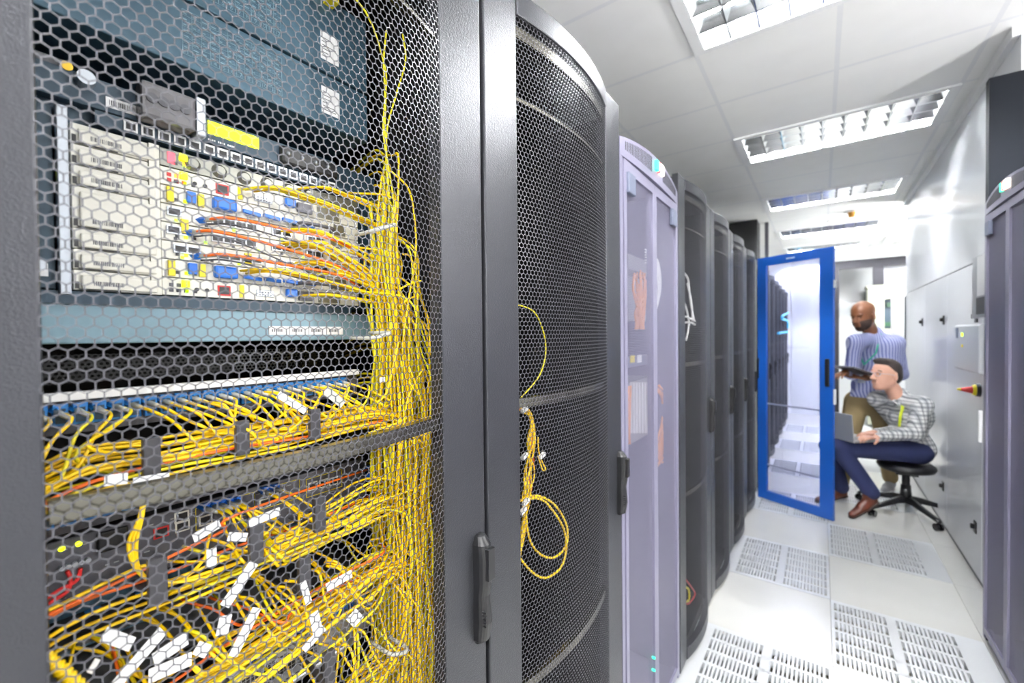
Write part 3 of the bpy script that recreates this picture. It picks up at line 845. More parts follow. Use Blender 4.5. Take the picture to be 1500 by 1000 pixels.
ys2, xf = fibre_panel(zf2, zf2 - 0.046, 'lower fibre panel, its blue adapters just above the door brace', 24, GP)
zt = (zf1 - 0.046 + zf2) / 2 + 0.002          # the cable tray between them
tr = empty('cable_tray', (XE, .26, zt - 0.022), 'dark cable tray with grey clips between the two fibre panels', 'cable tray', 'dark cable trays with upright clips')
build('shelf', G().box(XE - 0.05, XE + 0.10, YL, 0.485, zf2 + 0.001, zf2 + 0.003), 'black', tr)
for u, v in ((222, 671), (355, 641), (461, 621)):
    p = onx(u, v, -0.575)
    build('tray_clip', G().box(-0.580, -0.572, p.y - 0.0075, p.y + 0.0075, p.z - 0.021, p.z + 0.021).box(XE, -0.574, p.y - .006, p.y + .006, p.z - 0.021, p.z - 0.019), 'clip', tr, bevel=0.002)

GY = 'yellow patch cables of the upper fibre panel'
LY = 'yellow patch cable looping from the upper fibre panel into the tray'
zlow = 0.35
for i, (y, z) in enumerate(ys1):
    for q in range(2 if i % 3 == 0 else 1):
        xx = xf + 0.008
        a = (xx, y + (q - .5) * 0.006, z - 0.004 * q)
        zt_ = zt + random.uniform(-0.02, 0.016); xt = random.uniform(-0.635, -0.59)
        if i < 6:      # leave down to the left, then return along the tray
            dy = 0.015 if i > 2 else 0.005
            pts = [a, (xx + 0.028, y + 0.004, z - 0.006), (xx + 0.045, y - 0.012, z - 0.022), (xt + 0.02, y - 0.03 - 0.01 * q, zt_ - 0.01), (xt, max(y - 0.055, 0.005), zt_ - 0.022)]
            pts += [(xt - .01, -0.01, zt_ - 0.035)]
            if q: pts = pts[:4] + [(xt, y - 0.01, zt_ - 0.012), (xt, y + 0.06, zt_ - .004), (xt, 0.3, zt_), (xt, 0.44, zt_)] + bundle_path(zt_ - 0.05, zlow)
        else:
            yn = y + random.uniform(0.015, 0.05) * random.choice((1, 1, -1)); 
            pts = [a, (xx + 0.026, y + 0.006, z - 0.005), (xx + 0.045, (y + yn) / 2 + 0.006, z - 0.018), (xt + 0.025, yn, (z + zt_) / 2 - 0.004), (xt, yn + 0.03, zt_)]
            yk = yn + 0.09
            while yk < 0.43:
                pts.append((xt + random.uniform(-.004, .004), yk, zt_ + random.uniform(-.003, .003))); yk += 0.09
            pts += [(xt, 0.455, zt_ - 0.004)] + bundle_path(zt_ - 0.045, zlow + random.uniform(-.1, .1))
        cable(pts, 0.00175, ycol(), 'yellow cable plugged into blue adapter number %d from the left of the upper fibre panel' % (i + 1), GY, boot='lc')
# extra long runs lying in the tray
GT = 'yellow cables lying along the tray between the fibre panels'
for i in range(13):
    xt = random.uniform(-0.65, -0.585); z_ = zt + random.uniform(-0.02, 0.014)
    pts = [(xt, -0.02, z_ - 0.03 - random.uniform(0, .01)), (xt + .005, 0.05, z_ - 0.018)] + [(xt + random.uniform(-.004, .004), 0.1 + 0.07 * k, z_ + random.uniform(-.004, .004)) for k in range(5)]
    pts += [(xt, 0.45, z_)] + bundle_path(z_ - 0.04, zlow)
    cable(pts, 0.0019, 'orange' if i == 5 else ycol(), 'orange cable lying among the yellow ones in the upper tray' if i == 5 else 'yellow cable lying along the tray between the fibre panels', None if i == 5 else GT)
# loops crossing in front of the adapters
def loops(n, yr, z_hi, z_lo, X, label, group, m='yellow', rr=0.0016):
    for i in range(n):
        y = random.uniform(*yr); w_ = random.uniform(0.03, 0.09)
        z0 = z_hi + random.uniform(-0.006, 0.006); z1 = z_lo + random.uniform(-0.012, 0.012)
        x = X + random.uniform(-.01, .012)
        pts = [(x - 0.02, y, z0), (x, y + 0.01, z0 - 0.004), (x + 0.006, y + w_ * .45, (z0 + z1) / 2), (x, y + w_, z1), (x - .006, y + w_ * 1.5, z1 + 0.004), (x - 0.03, y + w_ * 1.9, z1 + 0.008)]
        if random.random() < 0.4: pts = [(p[0], 2 * y + 0.03 - p[1] + w_, p[2]) for p in pts]
        cable(pts, rr, m if m != 'yellow' else ycol(), label, group)
loops(9, (0.20, 0.38), zf1 - 0.022, zt + 0.004, -0.60, 'short yellow loop of cable hanging before the upper fibre panel', 'short yellow loops before the upper fibre panel')

# --- cables on the router cards
GC = 'yellow cables leaving the ivory router cards'
LC_ = 'yellow cable bowing from the ivory router cards to the vertical bundle'
def card_cable(u0, v0, k, m, label, group, drop, yexit=None, r=0.0016, boot=None):
    p = onx(u0, v0, XE + 0.006)
    ye = 0.50 if yexit is None else yexit
    xo = XE + 0.03 + random.uniform(0, 0.02)
    z1 = p.z - drop
    pts = [tuple(p), (xo, p.y + 0.022, p.z + 0.001), (xo + .006, p.y + (ye - p.y) * 0.4, p.z - drop * 0.18), (xo + .01, p.y + (ye - p.y) * 0.72, p.z - drop * 0.52), (xo + .016, ye - 0.01, z1)]
    pts += bundle_path(z1 - 0.04, 0.9 + random.uniform(-.5, .3))
    return cable(pts, r, m, label, group, boot=boot)
for (u, v, n, d) in ((355, 279, 5, 0.03), (437, 274, 3, 0.02), (412, 339, 4, 0.05), (410, 358, 6, 0.085), (425, 364, 4, 0.06), (352, 398, 6, 0.035), (428, 386, 5, 0.05), (440, 432, 3, 0.012), (455, 405, 3, 0.03)):
    lab = 'yellow cable bowing out of the ivory router card at %s' % {279: 'the second row, long one', 274: 'the second row, far right', 339: 'mid height, upper row', 358: 'mid height, middle row', 364: 'mid height, right end', 398: 'the third row from the bottom', 386: 'the third row, right end', 432: 'the bottom row', 405: 'the second row from the bottom'}[v]
    for i in range(n):
        card_cable(u + i * 4, v + random.uniform(-3, 3), i, ycol(), lab, GC, d + random.uniform(-.006, .008))
for i, (u, v, d) in enumerate(((300, 322, 0.012), (281, 340, 0.045), (292, 375, 0.02))):
    o = card_cable(u, v, i, 'orange', ['topmost orange cable arching across the router cards', 'middle orange cable falling across the router cards', 'lowest orange cable across the router cards'][i], None, d, yexit=0.475, r=0.0021, boot='lc2')
    p = onx(u + 2, v + 6, XE + 0.006)
    cable([tuple(p), (XE + .03, p.y + .03, p.z), (XE + .032, p.y + 0.12, p.z - d * .5 - .004), (XE + .03, 0.44, p.z - d - .006), (XE + .02, 0.49, p.z - d)], 0.0012, 'grey', 'thin grey cable just under the %s orange one' % ('topmost', 'middle', 'lowest')[i], None)

# --- the tall vertical bundle
GV = 'yellow cables of the tall vertical bundle'
GVN = 42
for i in range(GVN):
    ztop = random.choice((1.80, 1.80, 1.76, 1.70, 1.62, 1.55, 1.45, 1.45, 1.35, 1.3, 1.3, 1.2, 1.2, 1.1)) + random.uniform(-.03, .03)
    pts = bundle_path(ztop, zlow)
    if ztop < 1.74 and ztop > 1.56 and i % 3: pts = [(XE + 0.02, random.uniform(.43, .45), ztop + 0.02)] + pts
    else:
        x_, y_, z_ = pts[0]; pts = [(-0.84, 0.545, z_ + 0.03), (-0.76, 0.54, z_ + 0.05), (-0.69, max(y_, 0.52), z_ + 0.045), ((x_ - 0.66) / 2, (y_ + .52) / 2, z_ + 0.02)] + pts
    cable(pts, random.choice((0.0018, 0.0022, 0.0024)), 'yellow2' if random.random() < .4 else 'yellow', 'yellow cable of the tall bundle running down beside the devices', GV)
mg = G()
for i in range(70):
    bp_ = bundle_path(random.choice((1.74, 1.66, 1.6, 1.5, 1.45, 1.4, 1.35, 1.3, 1.2, 1.1)), zlow, xb=random.uniform(-0.66, -0.60))
    mg.tube([(-0.84, 0.55, bp_[0][2] + 0.02), (-0.74, 0.54, bp_[0][2] + 0.035)] + bp_, 0.0021, n=6, sm=4)
build('cable_mass', mg, 'yellow2', smooth=True, label='dense yellow cable mass at the back of the tall vertical bundle', cat='cables', kind='stuff')
for i, ux in enumerate((552, 566, 590)):
    top = onx(ux - (30 if i == 0 else 0), [0, 45, 50][i], -0.6)
    pts = [(XE + .02, top.y - 0.09, top.z + 0.03)] * (i == 0) + [tuple(top), tuple(onx([562, 562, 594][i], 90, -0.6)), tuple(onx([565, 564, 580][i], 140, -0.6)), tuple(onx([564, 562, 566][i], 200, -0.6))] + bundle_path(1.74, zlow, yb=0.52)
    cable(pts, 0.0016, 'yellow2', 'lone yellow cable rising above the bundle, %s' % ('arching over the top slate module', 'left of the other upright one', 'bowing out to the right')[i], None)
for i, pl in enumerate((((572, 250), (600, 280), (609, 340), (608, 385), (600, 430), (590, 500)), ((590, 372), (602, 378), (612, 420), (608, 500)), ((586, 423), (600, 416), (618, 411)), ((585, 450), (598, 438), (618, 432)), ((620, 540), (608, 560), (596, 590), (590, 640)),
                         ((620, 600), (612, 570), (600, 540)), ((552, 590), (566, 575), (575, 540), (584, 500)), ((540, 634), (580, 620), (600, 610)), ((600, 560), (622, 600), (624, 680), (618, 740)))):
    cable([tuple(onx(u, v, -0.555 + 0.004 * (i % 3))) for u, v in pl], 0.0016, 'yellow', 'stray yellow cable bowing clear of the vertical bundle', 'stray yellow cables beside the vertical bundle')
for i, (u, v) in enumerate(((556, 492), (563, 334), (582, 954))):
    a = onx(u - 12, v + 3, -0.552); b2 = onx(u + 14, v - 5, -0.552)
    build('cable_tie', G().tube([a - Vector((.05, 0, 0)), a, (a + b2) / 2 + Vector((.008, 0, 0)), b2, b2 - Vector((.05, 0, 0))], 0.003, sm=4), 'boot', smooth=True,
          label='grey strap around the vertical bundle, %s' % ('at the height of the slate panel', 'topmost, beside the router', 'lowest, near the photo bottom')[i], cat='cable tie')

# --- dark grey router
def devz(u, v, X=XE): return onx(u, v, X).z
zd1 = devz(283, 738); zd0 = devz(216, 848) + 0.004
dv = empty('dark_router', (XE, .26, zd0), 'dark grey rack router with red-framed ethernet port, under the lower fibre panel', 'router')
build('chassis', G().box(XE - 0.3, XE, YL, 0.485, zd0, zd1), 'dgrey', dv, bevel=0.002)
for u, v in ((90, 803), (115, 796)):
    p = onx(u, v, XE); build('indicator', G().cyl((XE, p.y, p.z), (XE + 0.0015, p.y, p.z), 0.003, n=12), 'ledy', dv)
p = onx(165, 789, XE); build('power_socket', G().box(XE, XE + 0.004, p.y - 0.014, p.y + 0.014, p.z - 0.012, p.z + 0.012), 'black', dv, bevel=0.002)
g = G()
for k in range(5):
    q = onx(90 + k * 9.5, 831 - k * 3, XE); g.cyl((XE, q.y, q.z), (XE + 0.005, q.y, q.z), 0.0026, n=10)
build('terminal_screw', g, 'silver', dv)
for u, v, fr in ((236, 780, 'red'), (266, 757, 'card'), (267, 771, 'card'), (301, 762, 'card'), (388, 737, 'card'), (400, 730, 'card'), (458, 712, 'card'), (474, 708, 'card'), (488, 705, 'card')):
    p = onx(u, v, XE); rj45(dv, p.y - 0.008, p.z - 0.006, 0.016, 0.0135, frame=fr)
g = G()
for u0, v0, u1, v1 in ((286, 744, 372, 722), (372, 718, 438, 704), (448, 700, 500, 690)):
    a = onx(u0, v0, XE); c = onx(u1, v1, XE)
    zz = (a.z + c.z) / 2
    g.box(XE, XE + .0006, a.y, c.y, zz + 0.0, zz + 0.0008).box(XE, XE + .0006, a.y, c.y, zz - 0.030, zz - 0.0292)
    g.box(XE, XE + .0006, a.y, a.y + .0008, zz - .03, zz).box(XE, XE + .0006, c.y, c.y + .0008, zz - .03, zz)
build('printed_outline', g, 'tab', dv)
g = G()
for k in range(26): g.box(XE, XE + .0006, YL + 0.05 + random.uniform(0, .4), 0, 0, 0) if False else None
for k in range(40):
    y_ = random.uniform(YL + 0.03, 0.46); z_ = zd0 + random.choice((0.008, 0.03, 0.062)); 
    if z_ < zd1 - .004: g.box(XE, XE + .0005, y_, y_ + random.uniform(.004, .009), z_, z_ + 0.0014)
build('printed_marks', g, 'steel', dv)
ls_pts = []
for u, v in ((300, 741), (312, 738), (322, 736), (334, 733), (346, 731), (386, 717), (402, 713), (352, 742), (358, 746), (540, 685), (540, 696)):
    p = onx(u, v, XE); ls_pts.append(p)
    build('fibre_port', G().box(XE, XE + 0.007, p.y - 0.005, p.y + 0.005, p.z - 0.005, p.z + 0.005), 'lc2', dv, bevel=0.0008)
# --- slate switch
zs_1 = zd0 - 0.004; zs_0 = zs_1 - 0.052
sw = empty('slate_switch', (XE, .26, zs_0), 'slate blue switch full of grey-booted fibres, below the dark router', 'switch')
build('chassis', G().box(XE - 0.3, XE, YL, 0.49, zs_0, zs_1), 'slate', sw, bevel=0.002)
build('black_recess', G().box(XE, XE + 0.001, YL + 0.02, 0.48, zs_0 + 0.004, zs_0 + 0.024), 'black', sw)
lp = []
for u, v in ((84, 921), (112, 910), (136, 899), (190, 884), (208, 870), (256, 862), (296, 838), (297, 862), (330, 822), (345, 818), (420, 800), (436, 792), (484, 784), (530, 768)):
    p = onx(u, v, XE + 0.003); zz = min(max(p.z, zs_0 + 0.01), zs_1 - 0.008); lp.append((p.y, zz))
    build('fibre_port', G().box(XE, XE + 0.009, p.y - 0.0075, p.y + 0.0075, zz - 0.006, zz + 0.006), 'lc2' if u > 400 else 'lc', sw, bevel=0.001)
# --- silver server
zv1 = devz(431, 888); zv0 = zv1 - 0.085
sv = empty('silver_server', (XE, .26, zv0), 'silver grey server with square vent grid, lowest device in the nearest rack', 'server')
XS = XE + 0.03
build('chassis', G().box(XE - 0.3, XS, YL, 0.49, zv0, zv1), 'steel', sv, bevel=0.002)
g = G()
for i in range(36):
    for j in range(5): g.box(XS, XS + 0.0004, 0.16 + i * 0.0058, 0.1645 + i * 0.0058, zv0 + 0.012 + j * 0.0058, zv0 + 0.0165 + j * 0.0058)
build('vent_grid', g, 'black', sv)
g = G().box(XS, XS + 0.0005, 0.27, 0.47, zv1 - 0.038, zv1 - 0.012)
fs_ = build('socket_row', g, 'dgrey', sv)
lp3 = []
for k in range(11):
    y_ = 0.275 + k * 0.0175; lp3.append((y_, zv1 - 0.025))
    build('fibre_port', G().box(XS, XS + 0.008, y_ - 0.005, y_ + 0.005, zv1 - 0.032, zv1 - 0.018), 'lc' if k % 3 else 'silver', sv, bevel=0.0008)
build('front_rail', G().tube([(XS + 0.002, 0.10, zv0 + 0.002), (XS + 0.012, 0.2, zv0 + 0.002), (XS + 0.012, 0.45, zv0 + 0.002)], 0.005), 'silver', sv, smooth=True)
for q in range(2): build('round_cap', G().cyl((XS, 0.235 + .03 * q, zv0 + 0.05), (XS + 0.006, 0.235 + .03 * q, zv0 + 0.05), 0.008, n=18), 'black' if q == 0 else 'brass', sv)

# trays of the lower devices
zt2 = zs_1 + 0.012; zt3 = (zs_0 + zv1) / 2 - 0.004; zt4 = zv0 - 0.05
for zz, cl_, lab in ((zt2, ((231, 850), (375, 797), (468, 752)), 'dark clip tray in front of the dark router'), (zt3, ((446, 842),), 'dark clip tray below the slate switch'), (zt4, ((482, 978),), 'dark clip tray under the silver server')):
    tr = empty('cable_tray', (XE, .26, zz - 0.03), lab, 'cable tray', 'dark cable trays with upright clips')
    build('shelf', G().box(XE - 0.01, XE + 0.06, YL, 0.485, zz - 0.024, zz - 0.022), 'black', tr)
    for u, v in cl_:
        p = onx(u, v, -0.560)
        build('tray_clip', G().box(-0.565, -0.557, p.y - 0.008, p.y + 0.008, p.z - 0.024, p.z + 0.024).box(XE + .05, -0.558, p.y - .006, p.y + .006, p.z - .0235, p.z - .0215), 'clip', tr, bevel=0.002)
def fan_cables(ports, zt_c, label, group, xo=0.03, ncop=2, odd=1, orange=(), base=XE + 0.009, spread=0.018, drop=True):
    for i, pt in enumerate(ports):
        y, z = (pt.y, pt.z) if hasattr(pt, 'z') else pt
        for q in range(ncop if i % 2 else odd):
            zt_ = zt_c + random.uniform(-spread, spread); xt = random.uniform(-0.635, -0.575)
            yn = y + random.uniform(-0.01, 0.05)
            pts = [(base, y + (q - .5) * .006, z - .003 * q), (base + 0.03, y + random.uniform(0, .008), z - 0.004), (base + 0.05, (y + yn) / 2 + 0.004, z - 0.02), (xt + 0.03, yn, (z + zt_) / 2 - 0.008), (xt, yn + 0.03, zt_)]
            yk = yn + 0.10; rise = random.uniform(-.01, .035)
            while yk < 0.42:
                f = (yk - yn) / (0.45 - yn)
                pts.append((xt + random.uniform(-.006, .006), yk, zt_ + rise * f + random.uniform(-.006, .006))); yk += 0.08
            pts += [(xt, 0.45, zt_ + rise)] + bundle_path(zt_ + rise - 0.045, zlow)
            isor = (i in orange and q == 0)
            cable(pts, 0.00175, 'orange' if isor else ycol(), ('orange cable dropping from the slate switch into the yellow tangle' if isor else label + ', port %d from the left' % (i + 1)), ('orange cables of the slate switch' if isor else group), boot='lc2')
fan_cables(ls_pts, zt2 + 0.004, 'yellow cable hanging from the dark router to its tray', 'yellow cables of the dark router', ncop=2)
fan_cables(lp, zt3, 'grey-booted yellow cable falling from the slate switch', 'yellow cables of the slate switch', ncop=2, odd=2, orange=(2, 5, 7))
fan_cables(lp3, zt4 + 0.01, 'yellow cable hanging from the silver server ports', 'yellow cables of the silver server', ncop=1, base=XS + 0.008)
# long runs
for i in range(12):
    z_ = zt3 + random.uniform(-0.02, 0.025); xt = random.uniform(-0.63, -0.565); y_s = random.choice((-0.02, 0.05, 0.12, 0.2))
    s_ = random.uniform(-.07, -.01)
    pts = [(xt, y_s + 0.075 * k, z_ + s_ * (1 - k / 5) + random.uniform(-.006, .006)) for k in range(0, 7) if y_s + 0.075 * k < 0.44] + bundle_path(z_ + 0.0, zlow)
    cable(pts, 0.0021, ycol(), 'thick yellow cable crossing low before the silver server', 'yellow runs crossing before the silver server')
for i in range(11):
    z_ = zt2 + random.uniform(-0.012, 0.02); xt = random.uniform(-0.62, -0.575); y_s = random.choice((0.0, 0.16, 0.22))
    pts = [(xt, y_s + 0.08 * k, z_ + random.uniform(-.004, .004) - (0.035 if y_s + .08 * k < 0.05 else 0)) for k in range(0, 7) if y_s + 0.08 * k < 0.44] + bundle_path(z_, zlow)
    cable(pts, 0.0018, 'orange' if i == 3 else ycol(), 'orange cable along the tray of the dark router' if i == 3 else 'yellow cable lying along the tray of the dark router', None if i == 3 else 'yellow cables along the dark router tray')
for i in range(10):
    z_ = zt4 + random.uniform(-0.05, 0.03); xt = random.uniform(-0.63, -0.56); y_s = random.choice((0.1, 0.2, 0.28))
    pts = [(xt, y_s + 0.07 * k, z_ + 0.05 * k / 6 + random.uniform(-.012, .012)) for k in range(0, 7) if y_s + 0.07 * k < 0.46] + bundle_path(z_ + 0.02, zlow - .05)
    cable(pts, 0.0017, ycol(), 'yellow cable crossing low, under the silver server', 'yellow cables under the silver server')
loops(8, (0.12, 0.36), zs_0 + 0.02, zt3 - 0.02, -0.575, 'yellow loop hanging before the slate switch', 'yellow loops before the slate switch', rr=0.0018)
loops(6, (0.25, 0.40), zv1 - 0.02, zt4 + 0.01, -0.57, 'yellow loop hanging before the silver server', 'yellow loops before the silver server', rr=0.0018)
loops(6, (0.14, 0.38), zd1 - 0.02, zt2 + 0.01, -0.585, 'yellow loop hanging before the dark router', 'yellow loops before the dark router', rr=0.0018)
# two cables looping down from the upper tray at the left of the dark router
for i in range(3):
    o_ = i * 6
    pl = [(214 - o_ * .3, 725), (208 - o_ * .4, 760), (200 - o_, 795), (203 - o_ * .5, 830), (222, 850), (262, 852), (300, 845)]
    cable([tuple(onx(u, v, -0.575)) for u, v in pl], 0.0017, 'yellow', 'yellow cable looping down past the black power socket', 'yellow cables looping past the power socket')
for i, (pl, m_, lb) in enumerate(((((60, 905), (110, 882), (160, 858), (210, 834), (280, 800), (330, 775), (350, 752)), 'orange', 'orange cable slanting up across the dark router'),
                                  (((56, 900), (100, 880), (150, 855), (200, 832), (214, 828)), 'yellow', 'yellow cable slanting beside the orange one over the dark router'),
                                  (((62, 880), (90, 862), (112, 850), (118, 832)), 'red', 'red power wire curling at the left of the dark router'),
                                  (((70, 884), (98, 866), (103, 848), (98, 836)), 'red', 'second red power wire, left of the other'),
                                  (((54, 952), (80, 972), (110, 996), (135, 1020)), 'yellow', None))):
    if lb is None: continue
    cable([tuple(onx(u, v, -0.6)) for u, v in pl], 0.0018, m_, lb, None)
# thick yellow corrugated hose, bottom left
pts = [tuple(onx(u, v, -0.548)) for u, v in ((52, 952), (78, 972), (104, 995), (130, 1020), (150, 1050))]
build('corrugated_conduit', G().tube(pts, lambda t: 0.0052 + 0.0009 * math.sin(t * 110), n=12, sm=20), 'yellow', smooth=True, label='thick ribbed yellow conduit at the bottom left corner', cat='conduit')
# ring binders: white paper tags on cables
TAGS = [(173, 936, 52, 20, 38), (205, 962, 86, 18, -36), (250, 950, 50, 20, -12), (250, 977, 62, 20, 3), (303, 777, 40, 13, -16), (351, 855, 64, 16, -48), (310, 816, 14, 26, 0), (296, 951, 22, 18, 40),
        (359, 925, 66, 15, -58), (348, 786, 28, 12, 20), (388, 757, 44, 12, -6), (497, 850, 36, 12, -6), (463, 913, 13, 36, -10), (448, 868, 9, 38, -14), (170, 702, 34, 16, 5), (222, 700, 52, 9, 2),
        (428, 590, 48, 10, 38), (490, 582, 34, 12, 45), (585, 622, 0, 0, 0), (460, 935, 34, 12, -30), (520, 905, 16, 22, -30), (560, 556, 7, 7, 0), (137, 975, 20, 10, -50), (328, 915, 18, 26, 15)]
for i, (u, v, lw, ww, a) in enumerate(TAGS):
    if not lw: continue
    X = -0.556 if v > 700 else -0.565
    c = onx(u, v, X); sy = (onx(u + 1, v, X) - c).y; sz = -(onx(u, v + 1, X) - c).z
    a = R(a); hl, hw = lw / 2, ww / 2
    ex = Vector((0.08 * hl * sy, math.cos(a) * hl * sy, -math.sin(a) * hl * sz)); ey = Vector((0, math.sin(a) * hw * sy, math.cos(a) * hw * sz))
    build('cable_tag', G().obox(c, ex, ey, (0.0005, 0, 0)), 'label' if i != 17 else 'boot', label='white paper flag folded on a cable, ' + (
        'hanging at the bottom left' if u < 240 and v > 880 else 'in the upper tray' if v < 640 else 'at the white lip of the lower fibre panel' if v < 720 else 'before the dark router' if v < 830 and u < 420 else 'in the tangle around the silver server'), cat='cable tag', group='white paper flags on the cables')

# ------------------------------------------------------------------ contents of the second black rack
GB = 'loose yellow cables behind the mesh of the second rack'
X2 = -0.56
def cab_px(pl, X, r, m, label, group): cable([tuple(onx(u, v, X + 0.004 * math.sin(3 * k))) for k, (u, v) in enumerate(pl)], r, m, label, group, name='loose_cable')
cab_px([(745, 445), (768, 449), (785, 460), (797, 490), (799, 520), (790, 550), (768, 577), (745, 600)], X2, 0.0016, 'yellow2', 'single yellow cable arching at the left of the second rack', None)
cab_px([(750, 740), (775, 727), (795, 728), (815, 742), (830, 770), (830, 800), (822, 830), (800, 846), (780, 838), (762, 818)], X2, 0.0028, 'yellow', 'outer coil of yellow cable hanging low in the second rack', None)
cab_px([(752, 735), (790, 730), (810, 748), (826, 775), (828, 800), (812, 816), (792, 812), (776, 790), (770, 750), (768, 700)], X2, 0.0028, 'yellow', 'inner coil of yellow cable hanging low in the second rack', None)
for i in range(14):
    u0 = 768 + random.uniform(-3, 8)
    pl = [(752, 588 + random.uniform(-4, 10)), (768, 592 + i), (778 + random.uniform(-3, 4), 612), (780 + random.uniform(-8, 5), 650), (774 + random.uniform(-6, 9), 690), (770 + random.uniform(-6, 9), 725), (766 + random.uniform(-3, 4), 770), (762, 815)]
    cab_px(pl, X2 - 0.02 + random.uniform(0, .02), 0.0015, 'orange' if i in (4, 9) else 'yellow', 'orange cable in the knot at the left of the second rack' if i in (4, 9) else 'yellow cable in the knot at the left of the second rack', 'orange cables of the knot' if i in (4, 9) else GB)
cab_px([(788, 640), (789, 660), (794, 676), (799, 686), (795, 688), (788, 668)], X2, 0.0016, 'yellow', 'tiny yellow loop beside the knot in the second rack', None)
for i, (u, v) in enumerate(((768, 600), (768, 668), (794, 667), (770, 735), (766, 748))):
    p = onx(u, v, X2 + 0.01); build('cable_plug', G().obox(p, (0.004, 0, 0), (0, 0.010, 0.003), (0, -.001, 0.004)), 'white', label='small white plug in the cable knot of the second rack', cat='plug', group='white plugs of the knot')
# contents of the lilac rack
XL = -0.60
def px_box(name, u0, v0, u1, v1, X, d, m, **k):
    a = onx(u0, v0, X); b2 = onx(u1, v1, X); zc0 = onx((u0 + u1) / 2, v1, X).z; zc1 = onx((u0 + u1) / 2, v0, X).z
    return build(name, G().box(X - d, X, a.y, b2.y, zc0, zc1), m, **k)
ch = empty('card_chassis', tuple(onx(940, 600, XL)), 'chassis of upright white cards behind the lilac mesh, middle height', 'chassis')
px_box('frame', 921, 555, 962, 640, XL, 0.2, 'steel', parent=ch)
for k in range(9):
    px_box('upright_card', 923 + k * 4.2, 560, 926 + k * 4.2, 634, XL + 0.006, 0.004, 'white', parent=ch)
ls = empty('label_row', tuple(onx(940, 525, XL)), 'row of yellow and white labels behind the lilac mesh', 'labels')
px_box('holder', 918, 519, 990, 532, XL, 0.02, 'lilacdark', parent=ls)
for k, (u, m) in enumerate(((924, 'tab'), (934, 'white'), (949, 'tab'), (958, 'white'), (969, 'tab'))): px_box('coloured_label', u, 520, u + 6, 531, XL + 0.003, 0.003, m, parent=ls)
px_box('orange_device', 920, 380, 965, 400, XL, 0.15, 'steel', label='silver device behind the upper part of the lilac mesh', cat='device')
px_box('grey_unit', 918, 410, 968, 470, XL - 0.03, 0.12, 'steel', label='grey card unit behind the orange cables of the lilac rack', cat='device')
for i in range(16):
    u0 = random.uniform(928, 946)
    cab_px([(u0, 395 + random.uniform(0, 10)), (u0 + random.uniform(-3, 8), 425), (936 + random.uniform(-6, 10), 455), (938 + random.uniform(-8, 8), 482)], XL + 0.04, 0.004, 'peach', 'orange cable bunched behind the upper lilac mesh', 'orange cables in the upper lilac rack')
for i in range(14):
    u0 = random.uniform(962, 972)
    cab_px([(u0 - 6, 562 + random.uniform(0, 10)), (u0 + 5, 580), (u0 + 7 + random.uniform(-3, 3), 605), (u0 + 2, 630 + random.uniform(0, 50)), (u0 - 12, 660 + random.uniform(0, 20))], XL + 0.04, 0.004, 'peach', 'orange cable curving right of the upright cards in the lilac rack', 'orange cables beside the upright cards')
    if i < 7: cab_px([(921 + random.uniform(-2, 3), 565), (919 + random.uniform(-2, 4), 600), (920 + random.uniform(-2, 4), 650)], XL + 0.04, 0.004, 'peach', 'orange cable left of the upright cards in the lilac rack', 'orange cables left of the upright cards')
for i in range(6):
    cab_px([(945, 365 + 4 * i), (958 + i, 380), (964 + i * .8, 420), (960, 460)], XL + .04, 0.003, 'white', 'white cable behind the centre post of the lilac rack', 'white cables in the lilac rack')
for v in (962, 980):
    p = onx(955, v, -0.505); build('indicator_light', G().cyl((p.x, p.y, p.z), (p.x + 0.012, p.y, p.z), 0.004, n=10), 'ledt', label='tiny green light low on the lilac rack, %s of two' % ('upper' if v == 962 else 'lower'), cat='indicator light')
for i, pl in enumerate((((1001, 398), (1008, 410), (1011, 440), (1017, 470)), ((1001, 440), (1006, 455), (1009, 475), (1005, 498)), ((1001, 462), (1010, 466), (1018, 470)), ((1001, 472), (1010, 472), (1018, 475)), ((1007, 415), (1013, 445), (1014, 470)))):
    cab_px(pl, -0.525, 0.005, 'white', 'white cable behind the mesh of the rack beyond the lilac one', 'white cables in the rack beyond the lilac one')
for i, (pl, m) in enumerate((((1002, 850), (1012, 860), (1016, 872), (1010, 882), (1002, 884)), 'red'), (((1001, 862), (1008, 866), (1008, 880), (1001, 882)), 'yellow')) if False else []: pass
cab_px([(1004, 848), (1013, 860), (1018, 870), (1010, 883), (1004, 884)], -0.525, 0.004, 'red', 'red cable loop low in the rack beyond the lilac one', None)
cab_px([(1003, 858), (1009, 864), (1009, 878), (1003, 882)], -0.525, 0.005, 'yellow2', 'yellow cable loop low in the rack beyond the lilac one', None)


# ------------------------------------------------------------------ blue glass door standing open
Hn = Vector((-0.462, 4.50)); Tp = Vector((0.083, 4.235))
dd = (Tp - Hn).normalized(); nn_ = Vector((dd.y, -dd.x)); Ld = (Tp - Hn).length
bd = empty('blue_door', (Hn.x, Hn.y, 0.02), 'open blue framed glass rack door standing across the aisle', 'rack door')
def dbox(g, s0, s1, z0, z1, t0=-0.014, t1=0.014, mi=0):
    c = Hn + dd * ((s0 + s1) / 2) + nn_ * ((t0 + t1) / 2)
    return g.obox((c.x, c.y, (z0 + z1) / 2), (dd.x * (s1 - s0) / 2, dd.y * (s1 - s0) / 2, 0), (nn_.x * (t1 - t0) / 2, nn_.y * (t1 - t0) / 2, 0), (0, 0, (z1 - z0) / 2), mi)
g = G(); zb0, zb1 = 0.015, 2.185
dbox(g, 0, 0.075, zb0, zb1); dbox(g, Ld - 0.095, Ld, zb0, zb1); dbox(g, 0.075, Ld - 0.095, zb0, zb0 + 0.075); dbox(g, 0.075, Ld - 0.095, zb1 - 0.075, zb1)
build('door_frame', g, 'blue', bd)
